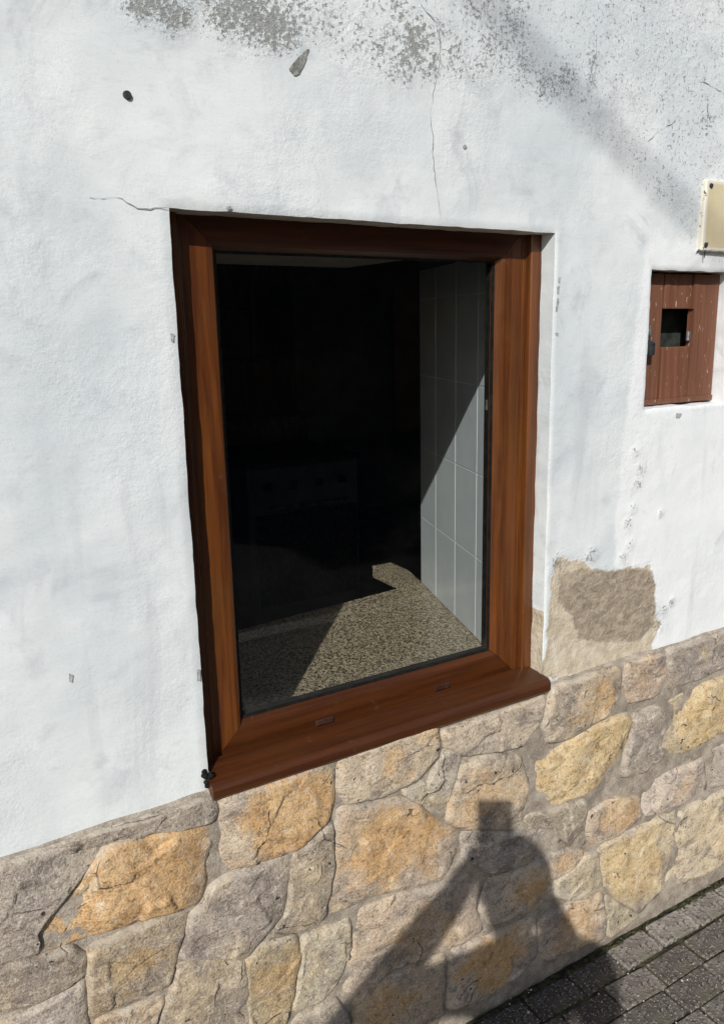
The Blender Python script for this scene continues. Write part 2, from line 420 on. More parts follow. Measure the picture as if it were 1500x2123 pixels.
# ------------------------------------------------------------------ measured data (metres on the wall: x to the right, z up)
STONES = [
    ([(0.218, 0.715), (0.38, 0.691), (0.382, 0.664), (0.365, 0.624), (0.366, 0.585), (0.352, 0.552), (0.279, 0.566), (0.193, 0.569), (0.15, 0.569), (0.118, 0.571), (0.097, 0.592), (0.117, 0.619), (0.175, 0.674)], 'orange', 0.75, 1.5, 0),
    ([(0.053, 0.734), (0.107, 0.734), (0.165, 0.729), (0.209, 0.717), (0.173, 0.682), (0.132, 0.639), (0.109, 0.622), (0.089, 0.593), (0.1, 0.569), (0.029, 0.576)], 'grey', 0.1, 0.6, 1),
    ([(0.053, 0.734), (0.067, 0.734), (0.167, 0.734), (0.287, 0.734), (0.37, 0.734), (0.394, 0.716), (0.388, 0.696), (0.284, 0.712), (0.219, 0.72), (0.186, 0.726)], 'grey', 0.15, 0.8, 0),
    ([(0.4, 0.725), (0.495, 0.725), (0.61, 0.729), (0.614, 0.659), (0.6, 0.622), (0.564, 0.6), (0.537, 0.584), (0.473, 0.587), (0.425, 0.592), (0.404, 0.591), (0.399, 0.673)], 'orange', 0.65, 0.9, 1),
    ([(0.312, 0.461), (0.431, 0.403), (0.465, 0.438), (0.502, 0.463), (0.513, 0.521), (0.523, 0.569), (0.453, 0.575), (0.406, 0.582), (0.376, 0.571), (0.356, 0.54), (0.335, 0.532)], 'grey', 0.15, 1.0, 2),
    ([(0.533, 0.575), (0.572, 0.587), (0.602, 0.609), (0.605, 0.528), (0.595, 0.467), (0.579, 0.422), (0.534, 0.412), (0.472, 0.419), (0.508, 0.452), (0.52, 0.51)], 'grey', 0.05, 1.0, 0),
    ([(0.624, 0.632), (0.751, 0.605), (0.788, 0.585), (0.859, 0.505), (0.903, 0.475), (0.892, 0.439), (0.88, 0.406), (0.847, 0.391), (0.749, 0.413), (0.675, 0.424), (0.626, 0.415), (0.587, 0.421), (0.604, 0.49), (0.615, 0.566)], 'orange', 0.5, 0.9, 1),
    ([(0.627, 0.728), (0.704, 0.732), (0.842, 0.733), (0.849, 0.679), (0.805, 0.641), (0.763, 0.631), (0.715, 0.628), (0.632, 0.64), (0.623, 0.668)], 'orange', 0.3, 0.7, 2),
    ([(0.815, 0.607), (0.861, 0.675), (0.896, 0.667), (0.884, 0.608), (0.856, 0.547), (0.832, 0.57)], 'green', 0.0, 0.6, 0),
    ([(0.763, 0.618), (0.808, 0.622), (0.827, 0.567), (0.788, 0.591)], 'green', 0.1, 0.5, 1),
    ([(0.899, 0.63), (0.971, 0.632), (1.056, 0.601), (1.081, 0.53), (1.066, 0.467), (1.05, 0.434), (0.905, 0.486), (0.867, 0.516), (0.881, 0.566)], 'pink', 0.35, 0.9, 2),
    ([(0.856, 0.716), (0.988, 0.718), (1.126, 0.719), (1.117, 0.668), (1.07, 0.63), (0.99, 0.638), (0.906, 0.653), (0.866, 0.683)], 'pink', 0.2, 0.7, 1),
    ([(1.145, 0.734), (1.262, 0.734), (1.346, 0.734), (1.358, 0.704), (1.352, 0.656), (1.311, 0.63), (1.239, 0.616), (1.19, 0.603), (1.139, 0.609), (1.123, 0.652), (1.132, 0.71)], 'orange', 0.42, 1.0, 0),
    ([(1.373, 0.734), (1.492, 0.734), (1.508, 0.677), (1.487, 0.633), (1.383, 0.638), (1.366, 0.69)], 'rust', 0.3, 0.7, 2),
    ([(1.51, 0.734), (1.72, 0.734), (1.882, 0.734), (1.897, 0.643), (1.733, 0.646), (1.631, 0.635), (1.534, 0.631), (1.519, 0.679)], 'grey', 0.2, 0.8, 1),
    ([(1.103, 0.577), (1.185, 0.585), (1.236, 0.606), (1.385, 0.606), (1.404, 0.58), (1.39, 0.551), (1.369, 0.51), (1.356, 0.454), (1.277, 0.449), (1.204, 0.446), (1.158, 0.442), (1.124, 0.464), (1.108, 0.522)], 'yellow', 0.95, 0.9, 0),
    ([(1.41, 0.599), (1.494, 0.597), (1.514, 0.541), (1.5, 0.494), (1.514, 0.454), (1.443, 0.441), (1.376, 0.45), (1.383, 0.503), (1.406, 0.556)], 'grey', 0.1, 1.0, 2),
    ([(1.516, 0.593), (1.638, 0.609), (1.737, 0.611), (1.916, 0.604), (1.939, 0.445), (1.756, 0.456), (1.675, 0.452), (1.582, 0.444), (1.536, 0.458), (1.51, 0.499), (1.517, 0.54)], 'yellow', 0.75, 0.9, 0),
    ([(1.483, 0.398), (1.583, 0.399), (1.681, 0.396), (1.704, 0.304), (1.589, 0.303), (1.465, 0.311), (1.457, 0.358)], 'pink', 0.3, 0.8, 1),
    ([(1.705, 0.403), (1.762, 0.408), (1.946, 0.397), (1.964, 0.278), (1.776, 0.294), (1.72, 0.304)], 'grey', 0.05, 0.9, 0),
    ([(1.274, 0.385), (1.356, 0.398), (1.446, 0.367), (1.443, 0.316), (1.363, 0.301), (1.285, 0.304), (1.266, 0.351)], 'rust', 0.5, 0.8, 2),
    ([(1.143, 0.435), (1.211, 0.436), (1.256, 0.428), (1.255, 0.373), (1.265, 0.311), (1.217, 0.32), (1.19, 0.356), (1.179, 0.396), (1.073, 0.42), (1.084, 0.446)], 'grey', 0.0, 1.0, 1),
    ([(1.303, 0.286), (1.441, 0.286), (1.591, 0.279), (1.571, 0.17), (1.542, 0.057), (1.476, 0.032), (1.383, 0.108), (1.333, 0.177)], 'yellow', 0.55, 0.8, 2),
    ([(1.603, 0.275), (1.778, 0.272), (1.967, 0.258), (1.999, 0.042), (1.806, 0.046), (1.654, 0.052), (1.567, 0.043), (1.584, 0.15)], 'yellow', 0.4, 0.9, 1),
    ([(0.905, 0.476), (1.01, 0.439), (1.091, 0.404), (1.176, 0.385), (1.187, 0.344), (1.148, 0.328), (1.024, 0.342), (0.976, 0.357), (0.911, 0.415)], 'grey', 0.05, 0.8, 0),
    ([(1.16, 0.321), (1.207, 0.318), (1.256, 0.293), (1.219, 0.266), (1.166, 0.258)], 'rust', 0.45, 0.6, 1),
    ([(1.173, 0.247), (1.264, 0.28), (1.304, 0.269), (1.331, 0.167), (1.263, 0.166), (1.214, 0.182), (1.181, 0.207)], 'green', 0.0, 0.7, 2),
    ([(0.979, 0.338), (1.139, 0.316), (1.154, 0.253), (1.168, 0.204), (1.065, 0.21), (0.981, 0.222), (0.958, 0.27)], 'orange', 0.4, 0.8, 0),
    ([(0.652, 0.394), (0.748, 0.393), (0.867, 0.368), (0.962, 0.36), (0.955, 0.311), (0.942, 0.27), (0.965, 0.216), (0.902, 0.215), (0.847, 0.219), (0.746, 0.229), (0.677, 0.225), (0.644, 0.181), (0.625, 0.235), (0.638, 0.296), (0.65, 0.345)], 'pink', 0.35, 0.9, 1),
    ([(1.133, 0.163), (1.227, 0.167), (1.328, 0.149), (1.342, 0.089), (1.339, 0.027), (1.26, 0.038), (1.191, 0.046), (1.147, 0.045), (1.125, 0.121)], 'rust', 0.45, 0.8, 0),
    ([(1.346, 0.135), (1.384, 0.093), (1.461, 0.03), (1.382, 0.016), (1.357, 0.018)], 'green', 0.1, 0.6, 2),
    ([(0.883, 0.201), (0.965, 0.191), (1.114, 0.18), (1.127, 0.068), (1.058, 0.048), (0.956, 0.046), (0.873, 0.058), (0.873, 0.136)], 'orange', 0.5, 0.9, 2),
    ([(0.652, 0.214), (0.736, 0.217), (0.862, 0.202), (0.862, 0.131), (0.852, 0.054), (0.823, 0.011), (0.65, 0.071), (0.641, 0.149)], 'orange', 0.35, 0.8, 0),
    ([(0.43, 0.397), (0.464, 0.413), (0.522, 0.403), (0.532, 0.365), (0.515, 0.307), (0.496, 0.232), (0.479, 0.192), (0.427, 0.221), (0.427, 0.331)], 'brown', 0.45, 0.8, 1),
    ([(0.54, 0.392), (0.603, 0.387), (0.634, 0.389), (0.636, 0.327), (0.615, 0.28), (0.597, 0.254), (0.544, 0.243), (0.509, 0.244), (0.528, 0.312), (0.538, 0.362)], 'green', 0.25, 0.9, 0),
    ([(0.512, 0.226), (0.602, 0.226), (0.627, 0.168), (0.635, 0.092), (0.508, 0.129)], 'grey', 0.1, 0.7, 2),
    ([(0.174, 0.545), (0.278, 0.548), (0.33, 0.54), (0.318, 0.5), (0.304, 0.465), (0.288, 0.42), (0.233, 0.417), (0.176, 0.418), (0.162, 0.419), (0.169, 0.53)], 'brown', 0.4, 0.9, 1),
    ([(0.028, 0.569), (0.088, 0.561), (0.149, 0.558), (0.165, 0.534), (0.162, 0.505), (0.118, 0.494), (0.069, 0.49), (0.02, 0.495)], 'grey', 0.1, 0.8, 2),
    ([(0.31, 0.448), (0.353, 0.435), (0.423, 0.399), (0.425, 0.362), (0.426, 0.277), (0.418, 0.204), (0.252, 0.299), (0.27, 0.351), (0.294, 0.405)], 'grey', 0.15, 0.9, 0),
    ([(0.174, 0.406), (0.278, 0.396), (0.261, 0.356), (0.237, 0.287), (0.16, 0.328)], 'pink', 0.2, 0.7, 1),
    ([(0.017, 0.474), (0.068, 0.473), (0.158, 0.492), (0.156, 0.423), (0.152, 0.327), (0.005, 0.367)], 'grey', 0.05, 0.8, 2),
]
WORN = [(0.371, 1.927, 0.028, 1), (0.389, 1.925, 0.019, 1), (0.41, 1.925, 0.033, 1), (0.42, 1.917, 0.023, 0.9), (0.464, 1.946, 0.014, 0.8), (0.488, 1.929, 0.028, 1), (0.509, 1.942, 0.037, 0.9), (0.532, 1.933, 0.042, 1), (0.555, 1.927, 0.037, 1), (0.579, 1.926, 0.033, 0.9), (0.605, 1.945, 0.037, 0.6), (0.502, 1.952, 0.058, 0.7), (0.565, 1.963, 0.058, 0.7), (0.647, 1.959, 0.051, 0.45), (0.699, 1.939, 0.058, 0.4), (0.754, 1.926, 0.047, 0.55), (0.793, 1.969, 0.051, 0.6), (0.812, 1.942, 0.047, 0.8), (0.832, 1.923, 0.037, 0.8), (0.783, 1.908, 0.033, 0.7), (0.862, 1.973, 0.037, 0.55), (0.893, 1.932, 0.042, 0.55), (0.947, 1.924, 0.037, 0.5), (0.979, 1.968, 0.058, 0.55), (1.012, 2.005, 0.051, 0.6), (1.037, 1.945, 0.047, 0.55), (1.097, 1.923, 0.042, 0.65), (1.146, 1.935, 0.033, 0.75), (1.208, 1.977, 0.023, 0.6), (1.205, 1.942, 0.019, 0.7), (0.935, 2.015, 0.058, 0.5), (1.023, 2.038, 0.058, 0.35), (1.118, 2.022, 0.07, 0.3), (1.245, 2.026, 0.081, 0.25), (1.386, 2.012, 0.081, 0.2), (1.28, 1.908, 0.081, 0.2), (1.395, 1.903, 0.07, 0.22), (1.534, 1.919, 0.047, 0.35), (1.553, 1.892, 0.033, 0.4), (1.469, 2.08, 0.07, 0.2), (1.343, 1.823, 0.058, 0.25), (1.407, 1.771, 0.042, 0.3), (1.378, 1.22, 0.016, 0.4), (1.403, 1.184, 0.019, 0.5), (1.396, 1.151, 0.016, 0.5), (1.384, 1.095, 0.014, 0.45), (1.37, 1.063, 0.016, 0.5), (1.38, 1.015, 0.014, 0.5), (1.398, 0.953, 0.014, 0.4), (1.475, 1.072, 0.009, 0.7), (1.534, 0.849, 0.012, 0.9), (1.507, 0.834, 0.014, 0.6), (1.493, 0.799, 0.016, 0.6), (1.265, 1.008, 0.019, 0.7), (1.36, 0.988, 0.014, 0.6), (1.17, 1.001, 0.028, 0.6)]
BARE = [(1.115, 0.749), (1.152, 0.906), (1.146, 0.97), (1.161, 1.011), (1.22, 1.006), (1.266, 0.98), (1.452, 0.948), (1.482, 0.839), (1.503, 0.797), (1.461, 0.763), (1.49, 0.71)]
BROWN = [(1.174, 0.976), (1.227, 0.982), (1.453, 0.943), (1.472, 0.911), (1.478, 0.802), (1.426, 0.771), (1.308, 0.798), (1.236, 0.819), (1.211, 0.882), (1.171, 0.92)]
CRACKS = [[(0.279, 1.673), (0.291, 1.674), (0.304, 1.673), (0.313, 1.676), (0.323, 1.675), (0.332, 1.668), (0.343, 1.663), (0.36, 1.664), (0.385, 1.666)], [(0.856, 1.994), (0.858, 1.95), (0.856, 1.907)], [(0.852, 1.9), (0.846, 1.875), (0.84, 1.84), (0.844, 1.809), (0.846, 1.777), (0.85, 1.738), (0.858, 1.701), (0.863, 1.678)], [(1.214, 2.021), (1.213, 1.99), (1.204, 1.96), (1.211, 1.938), (1.222, 1.929)], [(1.367, 1.851), (1.398, 1.875), (1.444, 1.897)], [(1.536, 1.958), (1.539, 1.929), (1.552, 1.905)], [(1.511, 1.98), (1.543, 1.976), (1.577, 1.969)], [(0.819, 2.0), (0.836, 1.988), (0.852, 1.979), (0.858, 1.957)]]
MARKS = [[(0.585, 1.875), (0.594, 1.887), (0.602, 1.895), (0.611, 1.902), (0.618, 1.905), (0.614, 1.893), (0.608, 1.88), (0.601, 1.869), (0.593, 1.865), (0.586, 1.867)], [(1.076, 1.899), (1.083, 1.906), (1.093, 1.911), (1.088, 1.904), (1.081, 1.898)], [(0.907, 1.798), (0.914, 1.802), (0.918, 1.797), (0.912, 1.793)], [(0.188, 1.003), (0.194, 0.998), (0.192, 0.986), (0.187, 0.989)], [(0.376, 1.491), (0.382, 1.49), (0.381, 1.478), (0.377, 1.48)], [(0.38, 0.962), (0.386, 0.959), (0.385, 0.938), (0.38, 0.941)], [(1.139, 1.586), (1.147, 1.585), (1.145, 1.573), (1.14, 1.575)], [(1.137, 1.568), (1.145, 1.57), (1.143, 1.554), (1.138, 1.552)], [(1.136, 1.545), (1.143, 1.547), (1.144, 1.537), (1.139, 1.52), (1.134, 1.522)], [(1.136, 1.482), (1.146, 1.48), (1.144, 1.474), (1.136, 1.476)], [(0.474, 1.674), (0.482, 1.674), (0.48, 1.669), (0.472, 1.668)], [(1.505, 1.3), (1.526, 1.298), (1.517, 1.288), (1.503, 1.289)], [(0.379, 0.771), (0.388, 0.777), (0.394, 0.764), (0.388, 0.753), (0.379, 0.756)]]
DOT = (0.341, 1.808)


def dist_poly(px, pz, poly):
    """signed distance (positive inside) of arrays of points to a polygon"""
    p = np.array(poly); q = np.roll(p, -1, 0)
    d = np.full(px.shape, 1e9); inside = np.zeros(px.shape, bool)
    for (ax, az), (bx, bz) in zip(p, q):
        ex, ez = bx - ax, bz - az
        t = np.clip(((px - ax) * ex + (pz - az) * ez) / (ex * ex + ez * ez + 1e-12), 0, 1)
        d = np.minimum(d, np.hypot(px - ax - t * ex, pz - az - t * ez))
        c = ((az > pz) != (bz > pz)) & (px < (bx - ax) * (pz - az) / (bz - az + 1e-15) + ax)
        inside ^= c
    return np.where(inside, d, -d)

WX0, WX1, WZ0, WZ1 = 0.388, 1.13, 0.735, 1.666      # window opening in the plaster
HX0, HX1, HZ0, HZ1 = 1.404, 1.672, 1.314, 1.606     # meter hatch opening
FRY = 0.056                                         # outer face of the window frame
PL_TOP = 0.737

# ================================================================== house
house = empty('house', (0, 0, 0))
tag(house, 'whitewashed house front with a rough sandstone plinth, brown window and small wooden hatch', 'house')

def axis(points, fine0, fine1, step, cuts, coarse=0.08):
    a = list(np.arange(points[0], fine0, coarse)) + list(np.arange(fine0, fine1, step)) + list(np.arange(fine1, points[1] + 1e-6, coarse))
    a = np.array(sorted(a))
    for c in cuts:                       # snap the nearest grid line to each opening edge
        i = int(np.argmin(abs(a - c))); a[i] = c
    return a

def worn_at(X, Z):
    w = np.zeros(X.shape)
    for x, z, r, s in WORN:
        w = np.maximum(w, s * np.exp(-(((X - x) ** 2 + (Z - z) ** 2) / (r * r)) ** 1.3))
    # the older rough coat above the repainted band round the window
    line = np.interp(X, [-4, .28, .52, .72, .98, 1.15, 1.4, 1.55, 1.62, 7], [1.95, 1.93, 1.90, 1.87, 1.88, 1.84, 1.72, 1.62, 1.6, 1.6])
    up = np.clip((Z - line) / 0.05, 0, 1) * np.where(X > 0.62, 0.24, 0.10)
    return np.maximum(w, up)

def plaster_sheet():
    xs = axis((-3.4, 5.0), 0.0, 2.0, 0.007, [WX0, WX1, HX0, HX1])
    zs = axis((0.722, 3.0), 0.722, 2.25, 0.007, [WZ0 + 0.0, WZ1, HZ0, HZ1])
    X, Z = np.meshgrid(xs, zs)
    Y = np.zeros(X.shape)
    nx, nz = len(xs), len(zs)
    worn = worn_at(X, Z)
    db = dist_poly(X, Z, BARE); db = db + np.array([fbm(x, 8.8, z, 4, 22) for x, z in zip(X.ravel(), Z.ravel())]).reshape(X.shape) * 0.016; bare = np.clip(0.5 + db / 0.009, 0, 1)
    dw = dist_poly(X, Z, BROWN); brown = np.clip(0.5 + dw / 0.05, 0, 1)
    flat = [(x, z) for x, z in zip(X.ravel(), Z.ravel())]
    und = np.array([fbm(x, 3.1, z, 3, 2.3) * 0.004 + fbm(x, 7.7, z, 3, 14) * 0.0011 for x, z in flat]).reshape(X.shape)
    edge = np.minimum.reduce([np.hypot(np.clip(np.maximum(WX0 - X, X - WX1), 0, None), np.clip(np.maximum(WZ0 - Z, Z - WZ1), 0, None)),
                              np.hypot(np.clip(np.maximum(HX0 - X, X - HX1), 0, None), np.clip(np.maximum(HZ0 - Z, Z - HZ1), 0, None))])
    Y = und * np.clip(edge / 0.03, 0, 1)
    Y += np.clip(bare, 0, 1) * 0.0045 + np.where(bare > .5, 1, 0) * np.array([fbm(x, 2.8, z, 3, 40) for x, z in flat]).reshape(X.shape) * 0.0016
    Y -= np.clip(brown, 0, 1) * 0.003
    Y -= np.clip((Z - 1.9) / 0.1, 0, 1) * 0.002
    # the plaster edges of the two openings are knocked and uneven, with rounded arrises
    for (x0, x1, z0, z1, amp) in ((WX0, WX1, WZ0, WZ1, 0.0015), (HX0, HX1, HZ0, HZ1, 0.0030)):
        onx = (np.abs(X - x0) < 1e-6) | (np.abs(X - x1) < 1e-6)
        onz = (np.abs(Z - z0) < 1e-6) | (np.abs(Z - z1) < 1e-6)
        inz = (Z >= z0 - 1e-6) & (Z <= z1 + 1e-6); inx = (X >= x0 - 1e-6) & (X <= x1 + 1e-6)
        nn = np.array([fbm(x, 1.3, z, 4, 20) for x, z in flat]).reshape(X.shape)
        X = np.where(onx & inz, X + nn * amp, X)
        Z = np.where(onz & inx, Z + nn * amp * 0.8, Z)
        Y = np.where((onx & inz) | (onz & inx), 0.0025, Y)
    idx = np.arange(nx * nz).reshape(nz, nx)
    cx = (xs[:-1] + xs[1:]) / 2; cz = (zs[:-1] + zs[1:]) / 2
    CX, CZ = np.meshgrid(cx, cz)
    hole = ((CX > WX0) & (CX < WX1) & (CZ > WZ0 - .02) & (CZ < WZ1)) | ((CX > HX0) & (CX < HX1) & (CZ > HZ0) & (CZ < HZ1))
    a, b, c, d = idx[:-1, :-1], idx[:-1, 1:], idx[1:, 1:], idx[1:, :-1]
    F = np.stack([a, b, c, d], -1)[~hole]
    V = np.stack([X, Y, Z], -1).reshape(-1, 3)
    # ragged lower edge of the paint where it meets the plinth
    verts = [V]; faces = [F]; W_ = [worn.ravel()]; B_ = [bare.ravel()]; R_ = [brown.ravel()]
    base = len(V)
    # reveals: strips from each opening edge back to the frame
    def strip(ix, iz, depth, bare_fn):
        nonlocal base
        line = V[idx[iz, ix]]
        k = 7
        rows = []
        for j in range(k):
            t = j / (k - 1)
            p = line.copy(); p[:, 1] = 0.0025 + t * depth if j else p[:, 1]
            if 0 < j: p[:, 0] += np.array([fbm(q[0], t * 2, q[2], 2, 20) for q in line]) * 0.0007
            rows.append(p)
        P = np.concatenate(rows)
        n = len(line)
        ii = np.arange(k * n).reshape(k, n) + base
        f = np.stack([ii[:-1, :-1], ii[:-1, 1:], ii[1:, 1:], ii[1:, :-1]], -1).reshape(-1, 4)
        verts.append(P); faces.append(f)
        W_.append(np.zeros(len(P))); B_.append(bare_fn(P)); R_.append(np.zeros(len(P)))
        base += len(P)
    near = lambda arr, v: int(np.argmin(abs(arr - v)))
    for (x0, x1, z0, z1, dep) in ((WX0, WX1, WZ0, WZ1, 0.07), (HX0, HX1, HZ0, HZ1, 0.056)):
        i0, i1, j0, j1 = near(xs, x0), near(xs, x1), near(zs, z0), near(zs, z1)
        jr = np.arange(j0, j1 + 1); ir = np.arange(i0, i1 + 1)
        nb = (lambda P: np.clip((0.905 - P[:, 2]) / 0.02 + 0.5, 0, 1)) if dep > 0.05 else (lambda P: np.zeros(len(P)))
        lint = (lambda P: np.full(len(P), 0.75)) if dep > 0.05 else (lambda P: np.zeros(len(P)))
        strip(np.full(len(jr), i0), jr, dep, nb)
        strip(np.full(len(jr), i1), jr, dep, nb)
        strip(ir, np.full(len(ir), j1), dep, lint)
        strip(ir, np.full(len(ir), j0), dep, nb)
    V = np.concatenate(verts); F = np.concatenate(faces)
    me = bpy.data.meshes.new('wall')
    me.vertices.add(len(V)); me.vertices.foreach_set('co', V.ravel())
    me.loops.add(F.size); me.loops.foreach_set('vertex_index', F.ravel().astype(np.int32))
    me.polygons.add(len(F)); me.polygons.foreach_set('loop_start', np.arange(0, F.size, 4, dtype=np.int32))
    me.update(calc_edges=True); me.validate()
    fresh = np.clip((V[:, 0] - 1.335 - 0.1 * np.clip(V[:, 2] - 1.2, 0, 1)) / 0.05 + .5, 0, 1) * np.clip((1.68 - V[:, 2]) / 0.12 + .5, 0, 1) * np.clip((2.6 - V[:, 0]) / .3, 0, 1)
    for nme, arr in (('worn', W_), ('bare', B_), ('brown', R_), ('fresh', [fresh])):
        at = me.attributes.new(nme, 'FLOAT', 'POINT'); at.data.foreach_set('value', np.concatenate(arr).astype(np.float32))
    return link_mesh('wall', me, PLASTER, house, True)
wall = plaster_sheet()
wall['label'] = 'uneven whitewashed plaster, flaking and speckled towards the top'

# cracks and knocked-off spots in the plaster
def ribbon(name, pts, w, y, mat, parent):
    P = []
    for (x0, z0), (x1, z1) in zip(pts, pts[1:]):
        n = max(2, int(math.hypot(x1 - x0, z1 - z0) / 0.006))
        for i in range(n): P.append((x0 + (x1 - x0) * i / n, z0 + (z1 - z0) * i / n))
    P.append(pts[-1])
    P = [(x + fbm(x, 5, z, 2, 60) * 0.003, z + fbm(x, 9, z, 2, 60) * 0.003) for x, z in P]
    V, F = [], []
    for i, (x, z) in enumerate(P):
        xa, za = P[max(i - 1, 0)]; xb, zb = P[min(i + 1, len(P) - 1)]
        dx, dz = xb - xa, zb - za; l = math.hypot(dx, dz) + 1e-9
        t = i / (len(P) - 1)
        ww = w * (0.25 + 0.75 * math.sin(math.pi * min(max(t, 0.04), 0.96))) * max(0.12, 0.75 + 1.3 * fbm(x, 2, z, 2, 45))
        yy = y(x, z)
        V += [(x - dz / l * ww, yy, z + dx / l * ww), (x + dz / l * ww, yy, z - dx / l * ww)]
    for i in range(len(P) - 1):
        F.append((2 * i, 2 * i + 1, 2 * i + 3, 2 * i + 2))
    return pymesh(name, V, F, mat, parent)

def wall_y(x, z):
    return fbm(x, 3.1, z, 3, 2.3) * 0.004 + fbm(x, 7.7, z, 3, 14) * 0.0011 - min(max((z - 1.9) / 0.1, 0), 1) * 0.002 - 0.0012
for c in CRACKS:
    ribbon('crack', c, 0.0012, wall_y, CRACKM, wall)
for p in MARKS:
    cx = sum(q[0] for q in p) / len(p); cz = sum(q[1] for q in p) / len(p)
    V = [(cx, wall_y(cx, cz) - 0.0004, cz)]; n = 0
    for (x0, z0), (x1, z1) in zip(p, p[1:] + p[:1]):
        for t in (0, .33, .66):
            x, z = x0 + (x1 - x0) * t, z0 + (z1 - z0) * t
            s = 0.95 + 0.22 * fbm(x, 3, z, 3, 160)
            x, z = cx + (x - cx) * s, cz + (z - cz) * s
            V.append((x, wall_y(x, z) - 0.0004, z)); n += 1
    pymesh('flaked_spot', V, [(0, 1 + i, 1 + (i + 1) % n) for i in range(n)], STAIN if p is MARKS[0] else FLAKE, wall)
# old screw plug
bm = bmesh.new()
bmesh.ops.create_cone(bm, cap_ends=True, segments=16, radius1=0.006, radius2=0.005, depth=0.004,
                      matrix=Matrix.Translation((DOT[0], wall_y(*DOT) - 0.0008, DOT[1])) @ Matrix.Rotation(math.pi / 2, 4, 'X'))
bmobj('screw_plug', bm, BLACKM, wall)

# masonry behind the plaster, round the opening
masonry = empty('masonry', (0, 0, 0), house)
SPLAY = [(1.165, 0.112), (1.225, 0.299), (1.394, 0.848)]
box('masonry_block', -3.4, 0.355, 0.012, 0.848, 0.0, 3.0, MASON, masonry)
prism('masonry_block', [(1.145, 0.062), (1.162, 0.112), (1.39, 0.848), (1.40, 0.848), (1.40, 0.062)], 0.0, 3.0, MASON, masonry)
box('masonry_block', 1.40, 1.68, 0.24, 0.848, 1.30, 1.62, MASON, masonry)
box('masonry_block', 1.40, 1.68, 0.052, 0.848, 0.0, 1.30, MASON, masonry)
box('masonry_block', 1.40, 1.68, 0.052, 0.848, 1.62, 3.0, MASON, masonry)
box('masonry_block', 1.68, 5.0, 0.012, 0.848, 0.0, 3.0, MASON, masonry)
box('lintel', 0.355, 1.145, 0.075, 0.85, 1.655, 3.0, INNER, masonry)
box('masonry_block', 0.355, 1.15, 0.012, 0.83, 0.0, 0.655, MASON, masonry)

# ------------------------------------------------------------------ plinth
plinth = empty('stone_plinth', (0, 0, 0), house)
plinth['label'] = 'plinth of irregular orange and grey sandstone blocks in mortar'
def mortar_bed():
    xs = np.concatenate([np.arange(-3.4, 0.0, 0.05), np.arange(0.0, 2.0, 0.009), np.arange(2.0, 5.01, 0.05)])
    zs = np.arange(-0.04, 0.7401, 0.009)
    V, F = [], []
    nx = len(xs)
    for z in zs:
        for x in xs:
            V.append((x, -0.0134 + fbm(x, 1, z, 4, 24) * 0.004, min(z, PL_TOP + fbm(x, 4, 0, 2, 9) * 0.003)))
    for x in xs: V.append((x, 0.003, PL_TOP + 0.006 + fbm(x, 4, 0, 2, 9) * 0.003))
    for j in range(len(zs)):
        for i in range(nx - 1):
            a = j * nx + i
            F.append((a, a + 1, a + 1 + nx, a + nx))
    return pymesh('mortar_bed', V, F, MORTAR, plinth, True)
mortar_bed()

